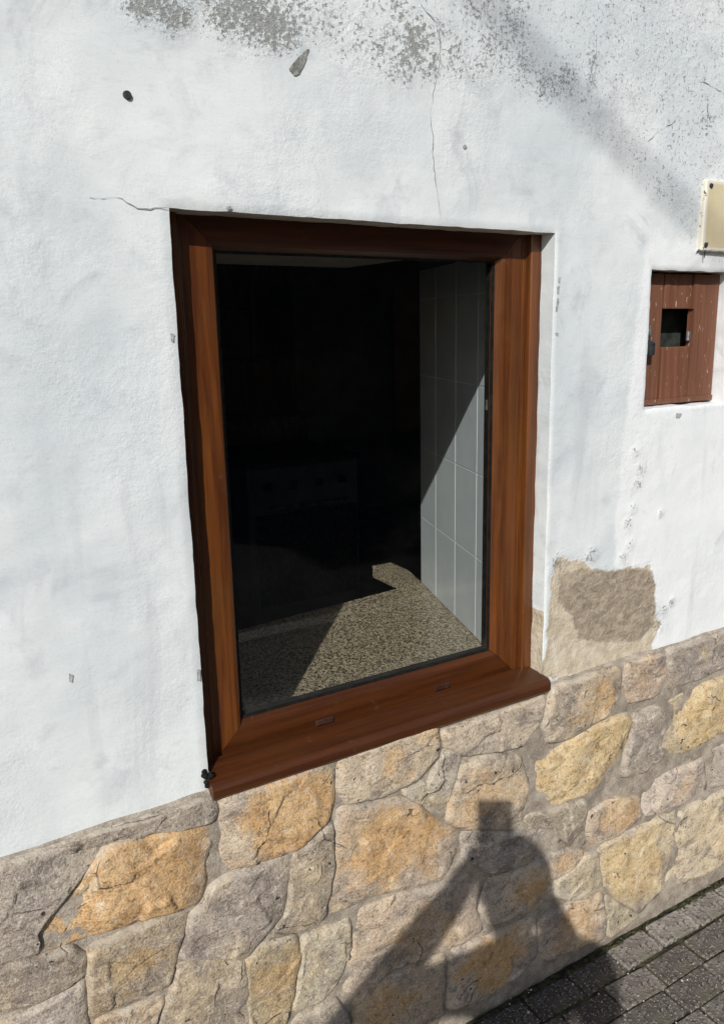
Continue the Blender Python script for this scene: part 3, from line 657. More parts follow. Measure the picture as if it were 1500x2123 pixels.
def stone_mesh(poly, relief, patch, seed, gap=-0.0062, n_out=110, rings=20):
    rng = np.random.default_rng(seed)
    P = np.array(poly, float)
    if np.sum(P[:, 0] * np.roll(P[:, 1], -1) - np.roll(P[:, 0], -1) * P[:, 1]) < 0: P = P[::-1]
    # resample, then soften the corners a little
    seg = np.hypot(*(np.roll(P, -1, 0) - P).T); cum = np.concatenate([[0], np.cumsum(seg)])
    t = np.linspace(0, cum[-1], n_out, endpoint=False)
    PP = np.vstack([P, P[:1]])
    O = np.stack([np.interp(t, cum, PP[:, 0]), np.interp(t, cum, PP[:, 1])], 1)
    for _ in range(1): O = 0.5 * O + 0.25 * (np.roll(O, 1, 0) + np.roll(O, -1, 0))
    # area centroid
    x, z = O.T; xn, zn = np.roll(O, -1, 0).T; cr = x * zn - xn * z; A = cr.sum() / 2
    c = np.array([((x + xn) * cr).sum(), ((z + zn) * cr).sum()]) / (6 * A)
    size = math.sqrt(abs(A))
    tang = np.roll(O, -1, 0) - np.roll(O, 1, 0); tang /= np.hypot(*tang.T)[:, None] + 1e-9
    nrm = np.stack([tang[:, 1], -tang[:, 0]], 1)
    jit = np.array([fbm(q[0], seed, q[1], 3, 26) for q in O])
    O = O - nrm * (gap + 0.003 * jit)[:, None]
    # facets of the split face: the lowest of a few tilted planes
    planes = []
    for k in range(4):
        a = rng.uniform(0, 2 * math.pi); s = rng.uniform(0.06, 0.34) * relief
        off = rng.uniform(0.25, 0.55) * size
        planes.append((math.cos(a) * s, math.sin(a) * s, off * s))
    top = 0.0155 * (0.55 + 0.45 * relief)
    V, F, PA, RI = [], [], [], []
    fr = [0.0] + list(np.linspace(0.0, 1.0, rings) ** 0.8 * 0.93)
    tilt = rng.uniform(-0.03, 0.03, 2)
    pc = c + rng.uniform(-0.22, 0.22, 2) * size * np.array([1, .6])
    for j, f in enumerate(fr):
        for q in O:
            p = q + (c - q) * f
            dx, dz = p - c
            if j == 0: h = -0.002
            else:
                h = top + dx * tilt[0] + dz * tilt[1]
                for (ax, az, b) in planes: h = min(h, top + b - (dx * ax + dz * az) * 1.0)
                d_edge = np.hypot(*(q - p))
                e = min(1.0, d_edge / (0.0035 + 0.004 * relief))
                h = h * (0.22 + 0.78 * (1 - (1 - e) ** 2.2))
                h += (fbm(p[0], seed * 1.7, p[1], 4, 9) * 0.0042 + abs(fbm(p[0], seed * 2.3, p[1], 2, 26)) * 0.002 - 0.001) * relief * min(1.0, 0.25 + e)
                dd, pp = mnoise.voronoi(Vector((p[0] * 15 + seed, p[1] * 15, seed * 3.3)))
                cp = pp[0]; an = 40.0 * math.sin(cp.x * 12.9 + cp.y * 78.2 + cp.z * 3.1)
                h += ((p[0] * 15 + seed - cp.x) * math.cos(an) + (p[1] * 15 - cp.y) * math.sin(an)) * 0.0055 * relief * min(1.0, 0.2 + e)
                h = max(h, 0.001)
            V.append((p[0], -0.0115 - h, p[1]))
            RI.append(1.0 if j == 0 else max(0.0, 1 - np.hypot(*(q - p)) / 0.013))
            r = math.hypot((p[0] - pc[0]), (p[1] - pc[1]) * 1.15) / (size * 0.62)
            PA.append(float(np.clip(patch * 1.5 - 0.15 - (r ** 2) * (0.75 - 0.55 * patch), 0, 1)) if patch > 0 else 0.0)
    n = n_out
    for j in range(len(fr) - 1):
        for i in range(n):
            F.append((j * n + i, j * n + (i + 1) % n, (j + 1) * n + (i + 1) % n, (j + 1) * n + i))
    V.append((c[0], np.mean([v[1] for v in V[-n:]]), c[1])); PA.append(PA[-1]); RI.append(0.0)
    b = (len(fr) - 1) * n
    for i in range(n): F.append((b + i, b + (i + 1) % n, len(V) - 1))
    me = bpy.data.meshes.new('stone')
    me.from_pydata([tuple(map(float, v)) for v in V], [], F)
    me.update()
    at = me.attributes.new('patch', 'FLOAT', 'POINT'); at.data.foreach_set('value', np.array(PA, np.float32))
    at = me.attributes.new('rim', 'FLOAT', 'POINT'); at.data.foreach_set('value', np.array(RI, np.float32))
    return me

def add_stone(poly, kind, patch, relief, seed, **kw):
    me = stone_mesh(poly, relief, patch, seed, **kw)
    o = link_mesh('stone', me, STONE_M[kind], plinth, True)
    t = TINT[kind]; j = random.uniform(-0.07, 0.05)
    o.color = (t[0] + j, t[1] + j, t[2] + j + random.uniform(-.02, .02), 1)
    return o
for i, (poly, kind, patch, relief, ti) in enumerate(STONES):
    add_stone(poly, kind, patch, relief, i + 1)
# the plinth runs on along the street, beyond and below the measured stones
traced = [s[0] for s in STONES]
rng = random.Random(4)
zrows = [0.0, 0.15, 0.29, 0.45, 0.59, 0.733]
for r in range(5):
    x = -3.38 + rng.uniform(0, 0.05)
    while x < 4.9:
        z0, z1 = zrows[r] + rng.uniform(-.008, .008), zrows[r + 1] + rng.uniform(-.008, .004)
        w = rng.uniform(0.16, 0.32); ok = False
        while w > 0.07 and not ok:             # shrink until it fits beside the measured stones
            gx, gz = np.meshgrid(np.linspace(x, x + w, 9), np.linspace(z0, z1, 7))
            ok = all((dist_poly(gx, gz, t_) < 0.0).all() for t_ in traced)
            if not ok: w *= 0.75
        if ok:
            poly = [(x, z0), (x + w * .5, z0 + rng.uniform(-.012, .006)), (x + w, z0 + rng.uniform(-.01, .015)), (x + w - rng.uniform(-.01, .012), (z0 + z1) / 2),
                    (x + w - rng.uniform(0, .02), z1), (x + w * .5, z1 + rng.uniform(-.01, .003)), (x + rng.uniform(0, .02), z1 - rng.uniform(0, .015))]
            k = rng.choice(['orange', 'grey', 'pink', 'yellow', 'brown', 'grey', 'rust'])
            add_stone([(a_, min(max(b_, -.02), .734)) for a_, b_ in poly], k, rng.uniform(.1, .6), rng.uniform(.6, 1.0), 100 + rng.randrange(9999), n_out=40, rings=7)
            x += w + 0.006
        else: x += 0.03

# ------------------------------------------------------------------ window
window = empty('window', (0, 0, 0), house)
window['label'] = 'brown wood-grained window with one fixed pane, its sill over the stones'
FX0, FX1, FZ0, FZ1 = 0.380, 1.136, 0.720, 1.713
PROF = [(0.0, 0.094), (0.0, FRY - .016), (0.002, FRY - .017), (0.029, FRY - .017), (0.031, FRY - .015), (0.0325, FRY - .002), (0.0345, FRY + .002), (0.0365, FRY - .001),
        (0.0385, FRY), (0.084, FRY), (0.0895, FRY + .002), (0.0965, FRY + .014), (0.0965, 0.094)]
def member(side):
    V = []; j = .0009                    # the mitres show as fine open joints
    for w, y in PROF:
        if side == 'L': V += [(FX0 + w, y, FZ0 + w + j), (FX0 + w, y, FZ1 - w - j)]
        if side == 'R': V += [(FX1 - w, y, FZ0 + w + j), (FX1 - w, y, FZ1 - w - j)]
        if side == 'B': V += [(FX0 + w, y, FZ0 + w), (FX1 - w, y, FZ0 + w)]
        if side == 'T': V += [(FX0 + w, y, FZ1 - w), (FX1 - w, y, FZ1 - w)]
    n = len(PROF); F = [(2 * i, 2 * i + 1, 2 * ((i + 1) % n) + 1, 2 * ((i + 1) % n)) for i in range(n)]
    F += [tuple(range(0, 2 * n, 2)), tuple(range(1, 2 * n, 2))]
    bm = bmesh.new()
    vs_ = [bm.verts.new(v) for v in V]
    for f in F: bm.faces.new([vs_[i] for i in f])
    o = bmobj('frame_rail' if side in 'BT' else 'frame_stile', bm, WOOD, window)
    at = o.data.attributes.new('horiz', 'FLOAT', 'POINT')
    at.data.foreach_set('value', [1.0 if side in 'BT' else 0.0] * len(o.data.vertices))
    return o
for s in 'LRBT': member(s)
# rubber gasket round the glass
def ring(name, w0, w1, y0, y1, mat):
    bm = bmesh.new()
    a = (FX0 + w0, FX1 - w0, FZ0 + w0, FZ1 - w0); b = (FX0 + w1, FX1 - w1, FZ0 + w1, FZ1 - w1)
    bm_box(bm, a[0], a[1], y0, y1, a[2], b[2]); bm_box(bm, a[0], a[1], y0, y1, b[3], a[3])
    bm_box(bm, a[0], b[0], y0, y1, b[2], b[3]); bm_box(bm, b[1], a[1], y0, y1, b[2], b[3])
    return bmobj(name, bm, mat, window)
ring('gasket', 0.0950, 0.1000, FRY + .0145, FRY + .021, GASKET)
ring('spacer_bar', 0.0962, 0.0985, FRY + .0275, 0.0955, GASKET)
box('pane', FX0 + .0955, FX1 - .0955, FRY + .0215, FRY + .0260, FZ0 + .0955, FZ1 - .0955, GLASS, window)
box('spacer_print', FX1 - .0993, FX1 - .0986, FRY + .028, FRY + .034, 1.33, 1.35, STEEL, window)
# drain caps on the bottom rail
for x in (0.634, 0.905):
    bm = bmesh.new(); bm_box(bm, x - .019, x + .019, FRY - .0045, FRY + .0002, .768, .780, .002, 2)
    o = bmobj('drain_cap', bm, mat_noise('brown_drain_cap', (.035, .014, .009), (.06, .03, .02), 50, .5), window)
# weather sill with a rounded nose
def sill():
    prof = [(0.045, 0.731), (0.045, 0.771), (0.030, 0.770), (-0.014, 0.760), (-0.021, 0.756), (-0.0245, 0.750), (-0.0245, 0.737), (-0.022, 0.733), (-0.016, 0.7315), (-0.004, 0.733)]
    V, F = [], []
    xs = [(0.386, 1.0, 0.0), (0.60, 1.0, 0.0), (0.85, 1.0, 0.0), (1.118, 1.0, 0.0), (1.1245, .97, .0), (1.129, .88, 0), (1.1315, .72, 0)]
    for x, s, _ in xs:
        for y, z in prof:
            yy = y if y > 0.02 else 0.02 + (y - 0.02) * s
            zz = 0.748 + (z - 0.748) * (0.4 + 0.6 * s) if s < 1 else z
            xx = min(x, 1.127) if y > 0.001 else x + (0.008 if x > 1.1 and y < -0.005 else 0)
            V.append((xx, yy, zz))
    n = len(prof)
    for j in range(len(xs) - 1):
        for i in range(n):
            F.append((j * n + i, j * n + (i + 1) % n, (j + 1) * n + (i + 1) % n, (j + 1) * n + i))
    F += [tuple(range(n)), tuple(range((len(xs) - 1) * n, len(xs) * n))]
    o = pymesh('sill', V, F, WOOD, window)
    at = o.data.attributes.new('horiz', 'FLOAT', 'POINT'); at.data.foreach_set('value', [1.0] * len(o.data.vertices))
    return o
sill()
# torn sealant at the sill's left end
bm = bmesh.new()
for k in range(7):
    r = .004 + .003 * rng.random()
    bmesh.ops.create_icosphere(bm, subdivisions=2, radius=r, matrix=Matrix.Translation((.384 + rng.uniform(-.009, .006), -.001 + rng.uniform(-.003, .004), .752 + k * .0045 + rng.uniform(-.003, .003))))
for v in bm.verts: v.co += Vector((fbm(*(v.co * 1), 2, 150), fbm(v.co.z, v.co.x, 1, 2, 150), fbm(v.co.x, v.co.z, 4, 2, 150))) * 0.0022
bmobj('sealant', bm, GASKET, window)

# ------------------------------------------------------------------ inside: granite counter, tiled reveal, dark room
counter = bmesh.new()
lo, hi = 0.66, 0.70
poly = [(0.357, 0.106), (1.163, 0.106), (1.222, 0.299), (1.388, 0.845), (1.425, 0.98), (1.425, 1.09), (1.352, 1.09), (1.352, 0.842), (0.357, 0.735)]
a = [counter.verts.new((x, y, lo)) for x, y in poly]; b = [counter.verts.new((x, y, hi)) for x, y in poly]
counter.faces.new(a); counter.faces.new(b)
for i in range(len(poly)): counter.faces.new((a[i], a[(i + 1) % len(poly)], b[(i + 1) % len(poly)], b[i]))
o = bmobj('granite_counter', counter, GRANITE, house)
o['label'] = 'speckled brown granite slab behind the pane, half in sunlight'

reveal = empty('tiled_reveal', (0, 0, 0), house)
reveal['label'] = 'blue-grey tiled side of the deep window opening'
d0 = Vector((1.390, 0.845, 0)); d1 = Vector((1.1635, 0.112, 0)); run = (d1 - d0); tl = run.length; u = run / tl
nrm = Vector((-u.y, u.x, 0)); nrm = nrm if nrm.x < 0 else -nrm
def reveal_panel(name, s0, s1, z0, z1, off0, off1, mat, bev=0.0):
    bm = bmesh.new(); bm_box(bm, s0, s1, off0, off1, z0, z1, bev, 2)
    for v in bm.verts:
        p = d0 + u * v.co.x + nrm * v.co.y; v.co = Vector((p.x, p.y, v.co.z))
    return bmobj(name, bm, mat, reveal)
reveal_panel('grout_bed', 0.0, tl, 0.702, 1.652, 0.0006, 0.0032, GROUT)
zj = [0.7015, 0.9175, 1.135, 1.3525, 1.57, 1.651]
sj = [0.003, 0.156, 0.3275, 0.489, 0.65, tl - 0.001]
for i in range(len(sj) - 1):
    for j in range(len(zj) - 1):
        reveal_panel('tile', sj[i] + .0017, sj[i + 1] - .0017, zj[j] + .0012, zj[j + 1] - .0012, 0.0025, 0.0048, TILE, 0.0008)

room = empty('room', (0, 0, 0), house)
box('floor', -1.6, 4.2, 0.85, 4.6, -0.1, 0.0, FLOORM, room)
box('ceiling', -1.6, 4.2, 0.85, 4.6, 2.3, 2.4, INNER, room)
box('back_wall', -1.7, 4.3, 4.6, 4.75, 0.0, 2.4, INNER, room)
box('side_wall', -1.75, -1.6, 0.85, 4.6, 0.0, 2.4, INNER, room)
box('side_wall', 4.2, 4.35, 0.85, 4.6, 0.0, 2.4, INNER, room)
for y in (1.45, 2.2, 2.95, 3.7): box('ceiling_beam', -1.6, 4.2, y, y + .14, 2.16, 2.302, DWOOD, room, .008)
box('outer_wall', -3.4, -3.25, 0.85, 4.9, 0.0, 3.0, PLASTER, house)
box('outer_wall', 4.85, 5.0, 0.85, 4.9, 0.0, 3.0, PLASTER, house)
box('outer_wall', -3.4, 5.0, 4.9, 5.05, 0.0, 3.0, PLASTER, house)
rf = bmesh.new()
pr = [(-3.6, -0.18, 3.0), (5.2, -0.18, 3.0), (5.2, 2.5, 4.1), (-3.6, 2.5, 4.1), (-3.6, 5.3, 3.0), (5.2, 5.3, 3.0)]
lo_ = [rf.verts.new(p) for p in pr]; hi_ = [rf.verts.new((p[0], p[1], p[2] + .09)) for p in pr]
for q in ((0, 1, 2, 3), (3, 2, 5, 4)):
    rf.faces.new([lo_[i] for i in q]); rf.faces.new([hi_[i] for i in q])
for i, j in ((0, 1), (1, 2), (2, 5), (5, 4), (4, 3), (3, 0)): rf.faces.new((lo_[i], lo_[j], hi_[j], hi_[i]))
bmobj('roof', rf, ROOFM, house)
for x in (-3.4, 4.85):
    g = bmesh.new(); A = [g.verts.new(p) for p in ((x, 0.0, 3.0), (x, 5.05, 3.0), (x, 2.5, 4.09))]; B = [g.verts.new((v.co.x + .15, v.co.y, v.co.z)) for v in A]
    g.faces.new(A); g.faces.new(B)
    for i in range(3): g.faces.new((A[i], A[(i + 1) % 3], B[(i + 1) % 3], B[i]))
    bmobj('gable', g, PLASTER, house)

# furniture standing in the dark room
dresser = empty('dresser', (1.75, 3.9, 0))
tag(dresser, 'dark wooden dresser against the back wall of the unlit room', 'dresser')
def part_box(parent, name, x0, x1, y0, y1, z0, z1, mat, bev=.004):
    return box(name, x0, x1, y0, y1, z0, z1, mat, parent, bev)
part_box(dresser, 'carcass', -.75, .75, 0, .5, .08, .86, DWOOD)
part_box(dresser, 'top', -.79, .79, -.04, .5, .862, .9, DWOOD)
part_box(dresser, 'shelf_back', -.72, .72, .42, .47, .902, 1.95, DWOOD)
for z in (1.25, 1.6, 1.92): part_box(dresser, 'shelf', -.70, .70, .16, .418, z, z + .03, DWOOD)
for x in (-.75, .715): part_box(dresser, 'side_panel', x, x + .035, .15, .47, .902, 1.97, DWOOD)
for x in (-.73, -.24, .25):
    p = part_box(dresser, 'door', x, x + .47, -.02, -.001, .12, .83, DWOOD)
    box('handle', x + .40, x + .42, -.045, -.021, .45, .55, STEEL, p, .004)
stove = empty('stove', (1.72, 2.35, 0))
tag(stove, 'grey enamelled stove dimly seen behind the granite slab', 'stove')
part_box(stove, 'body', -.3, .3, 0, .58, .06, .84, ENAMEL, .01)
part_box(stove, 'hob', -.31, .31, -.015, .6, .842, .872, BLACKM, .006)
part_box(stove, 'oven_door', -.27, .27, -.025, -.001, .16, .62, BLACKM, .006)
part_box(stove, 'oven_handle', -.22, .22, -.055, -.026, .64, .66, STEEL, .006)
for x in (-.2, -.07, .07, .2): part_box(stove, 'knob', x - .02, x + .02, -.025, -.001, .73, .77, BLACKM, .006)

# ------------------------------------------------------------------ meter hatch
hatch = empty('hatch', (0, 0, 0), house)
hatch['label'] = 'small red-brown board door with a square peephole'
HY = 0.033
hole = (1.484, 1.588, 1.444, 1.527)
bx = [HX0 + .004, 1.486, 1.581, HX1 - .003]
def board(x0, x1, z0, z1): return box('board', x0 + .0023, x1 - .0023, HY + rng.uniform(-.003, .003), HY + .018, z0, z1, HATCH, hatch, .0022, 2)
zb, zt = HZ0 + .004, HZ1 - .004
board(bx[0], bx[1], zb, zt)
board(bx[1], bx[2], zb, hole[2]); board(bx[1], bx[2], hole[3], zt)
bm = bmesh.new()                      # right board with the notch of the peephole
pts = [(bx[2] + .0022, zb), (bx[3], zb), (bx[3], zt), (bx[2] + .0012, zt), (bx[2] + .0012, hole[3]), (hole[1], hole[3]), (hole[1], hole[2]), (bx[2] + .0012, hole[2])]
A = [bm.verts.new((x, HY, z)) for x, z in pts]; B = [bm.verts.new((x, HY + .018, z)) for x, z in pts]
bm.faces.new(A); bm.faces.new(B)
for i in range(8): bm.faces.new((A[i], A[(i + 1) % 8], B[(i + 1) % 8], B[i]))
bmobj('board', bm, HATCH, hatch)
box('bottom_batten', bx[0], bx[3], HY - .0035, HY - .0016, zb, zb + .012, HATCH, hatch, .0008)
box('meter_cover', 1.43, 1.65, 0.10, 0.2, 1.34, 1.58, DARK, hatch, .006)
box('peephole_clip', 1.5775, 1.5865, HY + .004, HY + .012, 1.455, 1.478, STEEL, hatch, .002)
# padlock and hasp on the left board
bm = bmesh.new(); bm_box(bm, 1.408, 1.436, HY - .012, HY - .002, 1.474, 1.492, .003, 2); bmobj('hasp', bm, STEEL, hatch)
lock = bmesh.new(); bm_box(lock, 1.405, 1.437, HY - .026, HY - .0045, 1.428, 1.458, .005, 3)
lk = bmobj('padlock', lock, BLACKM, hatch)
bm = bmesh.new(); bm_tube(bm, [(1.421 + .0095 * math.cos(t), HY - .016, 1.457 + .024 * math.sin(t)) for t in np.linspace(0, math.pi, 9)], .003, 8); bmobj('shackle', bm, STEEL, hatch, True)

# ------------------------------------------------------------------ cream plate on the wall
def cover_plate():
    root = empty('cover_plate', (1.54, 0, 1.647))
    tag(root, 'cream enamelled metal plate with chipped rusty edges above the hatch', 'plate')
    w, h, t = 0.215, 0.146, 0.014
    bm = bmesh.new(); bm_box(bm, 0, w, -t, 0.004, 0, h, .004, 3)
    bmesh.ops.subdivide_edges(bm, edges=[e for e in bm.edges if e.calc_length() > .05], cuts=24, use_grid_fill=True)
    for v in bm.verts: v.co.x += (1 - v.co.z / h) * -0.002
    o = bmobj('plate', bm, PLATE, root)
    vals = []
    for v in o.data.vertices:
        e = min(v.co.x, w - v.co.x, v.co.z, h - v.co.z)
        vals.append(max(0.0, 1 - e / 0.014))
    at = o.data.attributes.new('edge', 'FLOAT', 'POINT'); at.data.foreach_set('value', vals)
    for x, z in ((.010, .013), (.014, h - .013), (w - .012, .012), (w - .012, h - .012)):
        bm = bmesh.new(); bmesh.ops.create_cone(bm, cap_ends=True, segments=10, radius1=.0055, radius2=.004, depth=.004, matrix=Matrix.Translation((x, -t - .0015, z)) @ Matrix.Rotation(math.pi / 2, 4, 'X'))
        bmobj('screw', bm, BLACKM, root)
    # rusty wire ends sticking out of the lower corner
    for (p, q) in (((.006, -.012, .008), (-.008, -.006, -.002)), ((.010, -.013, .010), (.012, -.012, -.014)), ((.004, -.013, .006), (.016, -.016, .018))):
        bm = bmesh.new(); bm_tube(bm, [p, tuple((a + b) / 2 + .001 for a, b in zip(p, q)), q], [.002, .0017, .0008], 6); bmobj('wire_end', bm, BLACKM, root)
cover_plate()

# ------------------------------------------------------------------ pavement
pavement = box('pavement', -40, 40, -2.2, -0.012, -0.16, -0.009, JOINT)
tag(pavement, kind='structure')
def far_pavement():
    m = Mat('paving_beyond')
    br = m.n('ShaderNodeTexBrick'); m.put(br.inputs['Vector'], m.mapped((1, 1, 1)))
    br.inputs['Scale'].default_value = 1.0; br.inputs['Brick Width'].default_value = .135; br.inputs['Row Height'].default_value = .08; br.inputs['Mortar Size'].default_value = .004
    br.inputs['Color1'].default_value = (.10, .092, .085, 1); br.inputs['Color2'].default_value = (.14, .13, .12, 1); br.inputs['Mortar'].default_value = (.03, .028, .02, 1)
    return m.out(br.outputs[0], .9, m.bump(m.noise(120, 3), .5, .005))
FARP = far_pavement()
for (x0, x1, y0, y1) in ((-40, 0.55, -2.18, -.02), (2.75, 40, -2.18, -.02), (0.55, 2.75, -2.18, -0.985)):
    pymesh('far_paving', [(x0, y0, -.004), (x1, y0, -.004), (x1, y1, -.004), (x0, y1, -.004)], [(0, 1, 2, 3)], FARP, pavement)
def paver_mesh(w, d, seed):
    bm = bmesh.new()
    bm_box(bm, -w / 2, w / 2, -d / 2, d / 2, -0.03, 0.0, 0.004, 2)
    for v in bm.verts:
        v.co.z += fbm(v.co.x, v.co.y, seed, 2, 25) * 0.0015
        v.co.x += fbm(v.co.y, seed, v.co.x, 2, 40) * 0.002
        v.co.y += fbm(v.co.x, seed, v.co.y, 2, 40) * 0.002
    bmesh.ops.recalc_face_normals(bm, faces=bm.faces)
    me = bpy.data.meshes.new('paving_tile'); bm.to_mesh(me); bm.free(); me.materials.append(PAVER)
    return me
PW, PD = 0.1355, 0.0775
pmesh = [paver_mesh(PW - .004, PD - .0035, s * 3.1) for s in range(6)]
count = 0
for r in range(12):
    y = -0.030 - PD * (r + .5) - (0.003 if r else 0)
    off = (1.3335 + (0 if r == 0 else (0.045 if r % 2 else 0.02))) % PW
    for i in range(4, 20):
        x = i * PW + off + PW / 2
        o = bpy.data.objects.new('paving_tile', pmesh[(r * 5 + i * 7) % 6]); COL.objects.link(o); o.parent = pavement
        o.location = (x + rng.uniform(-.004, .004), y + rng.uniform(-.0015, .0015), rng.uniform(-.005, .003))
        o.rotation_euler = (rng.uniform(-.022, .022), rng.uniform(-.022, .022), rng.uniform(-.03, .03))
        o.scale = (rng.uniform(.96, 1.0), rng.uniform(.94, 1.0), 1)
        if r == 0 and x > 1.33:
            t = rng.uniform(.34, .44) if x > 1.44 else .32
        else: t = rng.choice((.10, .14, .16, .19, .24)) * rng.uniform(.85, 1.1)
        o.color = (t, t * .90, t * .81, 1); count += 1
kerb = box('kerb', -40, 40, -2.34, -2.202, -.25, -.004, CONCRETE, None, .012); tag(kerb, kind='structure')
road = pymesh('road', [(-250, -250, -.13), (250, -250, -.13), (250, 250, -.13), (-250, 250, -.13)], [(0, 1, 2, 3)], ASPHALT); tag(road, kind='structure')

# unseen house opposite, added so the pane mirrors it instead of bright sky
opp = empty('house', (9.0, -9.5, -.13))
tag(opp, 'unseen dark stone house across the street, added to darken the pane reflection', 'house')
OPW = mat_noise('dark_slate_masonry', (0.07, 0.062, 0.055), (0.13, 0.115, 0.10), 9, 0.95, .2, .6)
box('wall', -11, 13, -5, 0, 0, 4.9, OPW, opp)
g = bmesh.new(); A = [g.verts.new(p) for p in ((-11.3, .35, 4.902), (-11.3, -5.35, 4.902), (-11.3, -2.5, 6.3))]; B = [g.verts.new((13.3, v.co.y, v.co.z)) for v in A]
g.faces.new(A); g.faces.new(B)
for i in range(3): g.faces.new((A[i], A[(i + 1) % 3], B[(i + 1) % 3], B[i]))
bmobj('roof', g, ROOFM, opp)
for x in (-8.5, -4.5, 0.5, 4.5, 9):
    for z in (.95, 3.1):
        w_ = box('window', x, x + 1.0, .003, .05, z, z + 1.3, DWOOD, opp, .01)
        box('shutter', x + .06, x + .94, .052, .07, z + .06, z + 1.24, DARK, w_, .004)
d_ = box('door', -2.2, -1.1, .003, .06, 0, 2.2, DWOOD, opp, .01); box('handle', -1.3, -1.26, .062, .11, 1.0, 1.1, STEEL, d_, .006)

# dark moss and dirt packed along the foot of the wall
mb = bmesh.new()
for k in range(420):
    x = rng.uniform(-.4, 2.6); r = rng.uniform(.002, .0065)
    bmesh.ops.create_icosphere(mb, subdivisions=1, radius=r, matrix=Matrix.Translation((x, -.0285 - abs(rng.gauss(0, .006)), -.004 + rng.uniform(0, .004))) @ Matrix.Diagonal((rng.uniform(1, 2.2), rng.uniform(.8, 1.4), .6, 1)))
for v in mb.verts: v.co += Vector((fbm(v.co.x, v.co.y, v.co.z, 2, 160), fbm(v.co.y, v.co.z, v.co.x, 2, 160), fbm(v.co.z, v.co.x, v.co.y, 2, 160))) * .002
mo = bmobj('moss', mb, mat_noise('dark_moss', (.022, .022, .012), (.075, .072, .03), 60, .95)); tag(mo, 'dark moss and dirt packed along the foot of the stones', 'moss', kind='stuff')

# grit and pebbles lying on the pavement
peb = bmesh.new()
for k in range(240):
    x, y = rng.uniform(.7, 2.2), -rng.uniform(0.0, 0.55) ** 1.0
    r = rng.uniform(.0008, .0024) if k > 6 else rng.uniform(.003, .0048)
    bmesh.ops.create_icosphere(peb, subdivisions=1, radius=r, matrix=Matrix.Translation((x, y - .012, r * .6)) @ Matrix.Diagonal((rng.uniform(.8, 1.5), rng.uniform(.8, 1.3), .8, 1)))
g = bmobj('grit', peb, mat_noise('pale_grit', (.34, .31, .27), (.62, .59, .54), 80, .9)); tag(g, 'pale grit scattered over the dark paving tiles', 'grit', kind='stuff')

# ------------------------------------------------------------------ overhead cable whose shadow crosses the wall
A_ = Vector((0.978, 0, 2.015)) - L * 9.0
B_ = Vector((1.507, 0, 1.718)) - L * 9.6
dr = (B_ - A_).normalized()
pA = A_ - dr * ((A_.y + 0.9) / dr.y) if dr.y else A_
pB = B_ + dr * 5.0
def pole(p, lab):
    root = empty('utility_pole', (p.x, p.y, -.13))
    tag(root, lab, 'pole', 'poles carrying the overhead cable')
    bm = bmesh.new(); bm_tube(bm, [(0, 0, 0), (0, 0, 3), (0, 0, p.z + .45)], [.13, .115, .09], 14); bmobj('shaft', bm, POLEW, root, True)
    bm = bmesh.new(); bm_tube(bm, [(0, 0, p.z + .13), (0, 0, p.z + .2)], .13, 14); bmobj('collar', bm, STEEL, root)
pole(pA, 'wooden utility pole on the pavement, left end of the overhead cable')
pole(pB, 'wooden utility pole across the road, far end of the overhead cable')
bm = bmesh.new(); bm_tube(bm, [pA + (pB - pA) * (i / 12) for i in range(13)], .0115, 8)
c = bmobj('overhead_cable', bm, CABLE, None, True); tag(c, 'thick black overhead cable casting the soft slanting shadow on the wall', 'cable')

# ------------------------------------------------------------------ the photographer, whose shadow falls on the plinth
person = empty('person', (-0.25, -1.61, 0.0))
tag(person, 'person holding up a phone, whose shadow falls on the stones', 'person')
PB = Vector((-0.25, -1.61, 0.0))
JACKET = mat_noise('dark_jacket_cloth', (0.03, 0.035, 0.05), (0.055, 0.06, 0.08), 60, 0.9)
JEANS = mat_noise('blue_jeans', (0.05, 0.07, 0.12), (0.09, 0.12, 0.19), 80, 0.9)
SKIN = mat_noise('skin', (0.50, 0.30, 0.21), (0.56, 0.35, 0.25), 12, 0.55)
HAIR = mat_noise('dark_hair', (0.02, 0.014, 0.01), (0.045, 0.03, 0.02), 60, 0.6)
SHOE = mat_noise('brown_shoe_leather', (0.05, 0.03, 0.02), (0.09, 0.055, 0.035), 30, 0.5)
fw = Vector((0.534, 0.846, 0)).normalized(); rt = Vector((fw.y, -fw.x, 0)); up = Vector((0, 0, 1))
camp = Vector(CAM_POS)
HEAD = Vector((-0.205, -1.535, 1.573))
def P(f, r, z): return PB + fw * f + rt * r + up * z
J = {}
verts, edges, radii = [], [], []
def vtx(name, p, r):
    J[name] = len(verts); verts.append(p - PB); radii.append(r if hasattr(r, '__len__') else (r, r)); return J[name]
def chain(names):
    for a, b in zip(names, names[1:]): edges.append((J[a], J[b]))
neck_base = P(0.035, 0.0, 1.42)
vtx('pelvis', P(0, 0, .96), (.17, .12)); vtx('waist', P(0.01, 0, 1.10), (.155, .115)); vtx('chest', P(.015, 0, 1.28), (.146, .115)); vtx('upper', P(.02, 0, 1.40), (.11, .085))
vtx('neck', neck_base + Vector((0, 0, .06)), .055)
vtx('jaw', HEAD + up * -.085, .065); vtx('skull', HEAD + up * .02 - fw * .005, (.078, .092)); vtx('crown', HEAD + up * .075 - fw * .01, (.055, .065))
chain(['pelvis', 'waist', 'chest', 'upper', 'neck', 'jaw', 'skull', 'crown'])
hand_r = camp - fw * .035 + rt * .068 - up * .105
hand_l = camp - fw * .035 - rt * .052 - up * .108
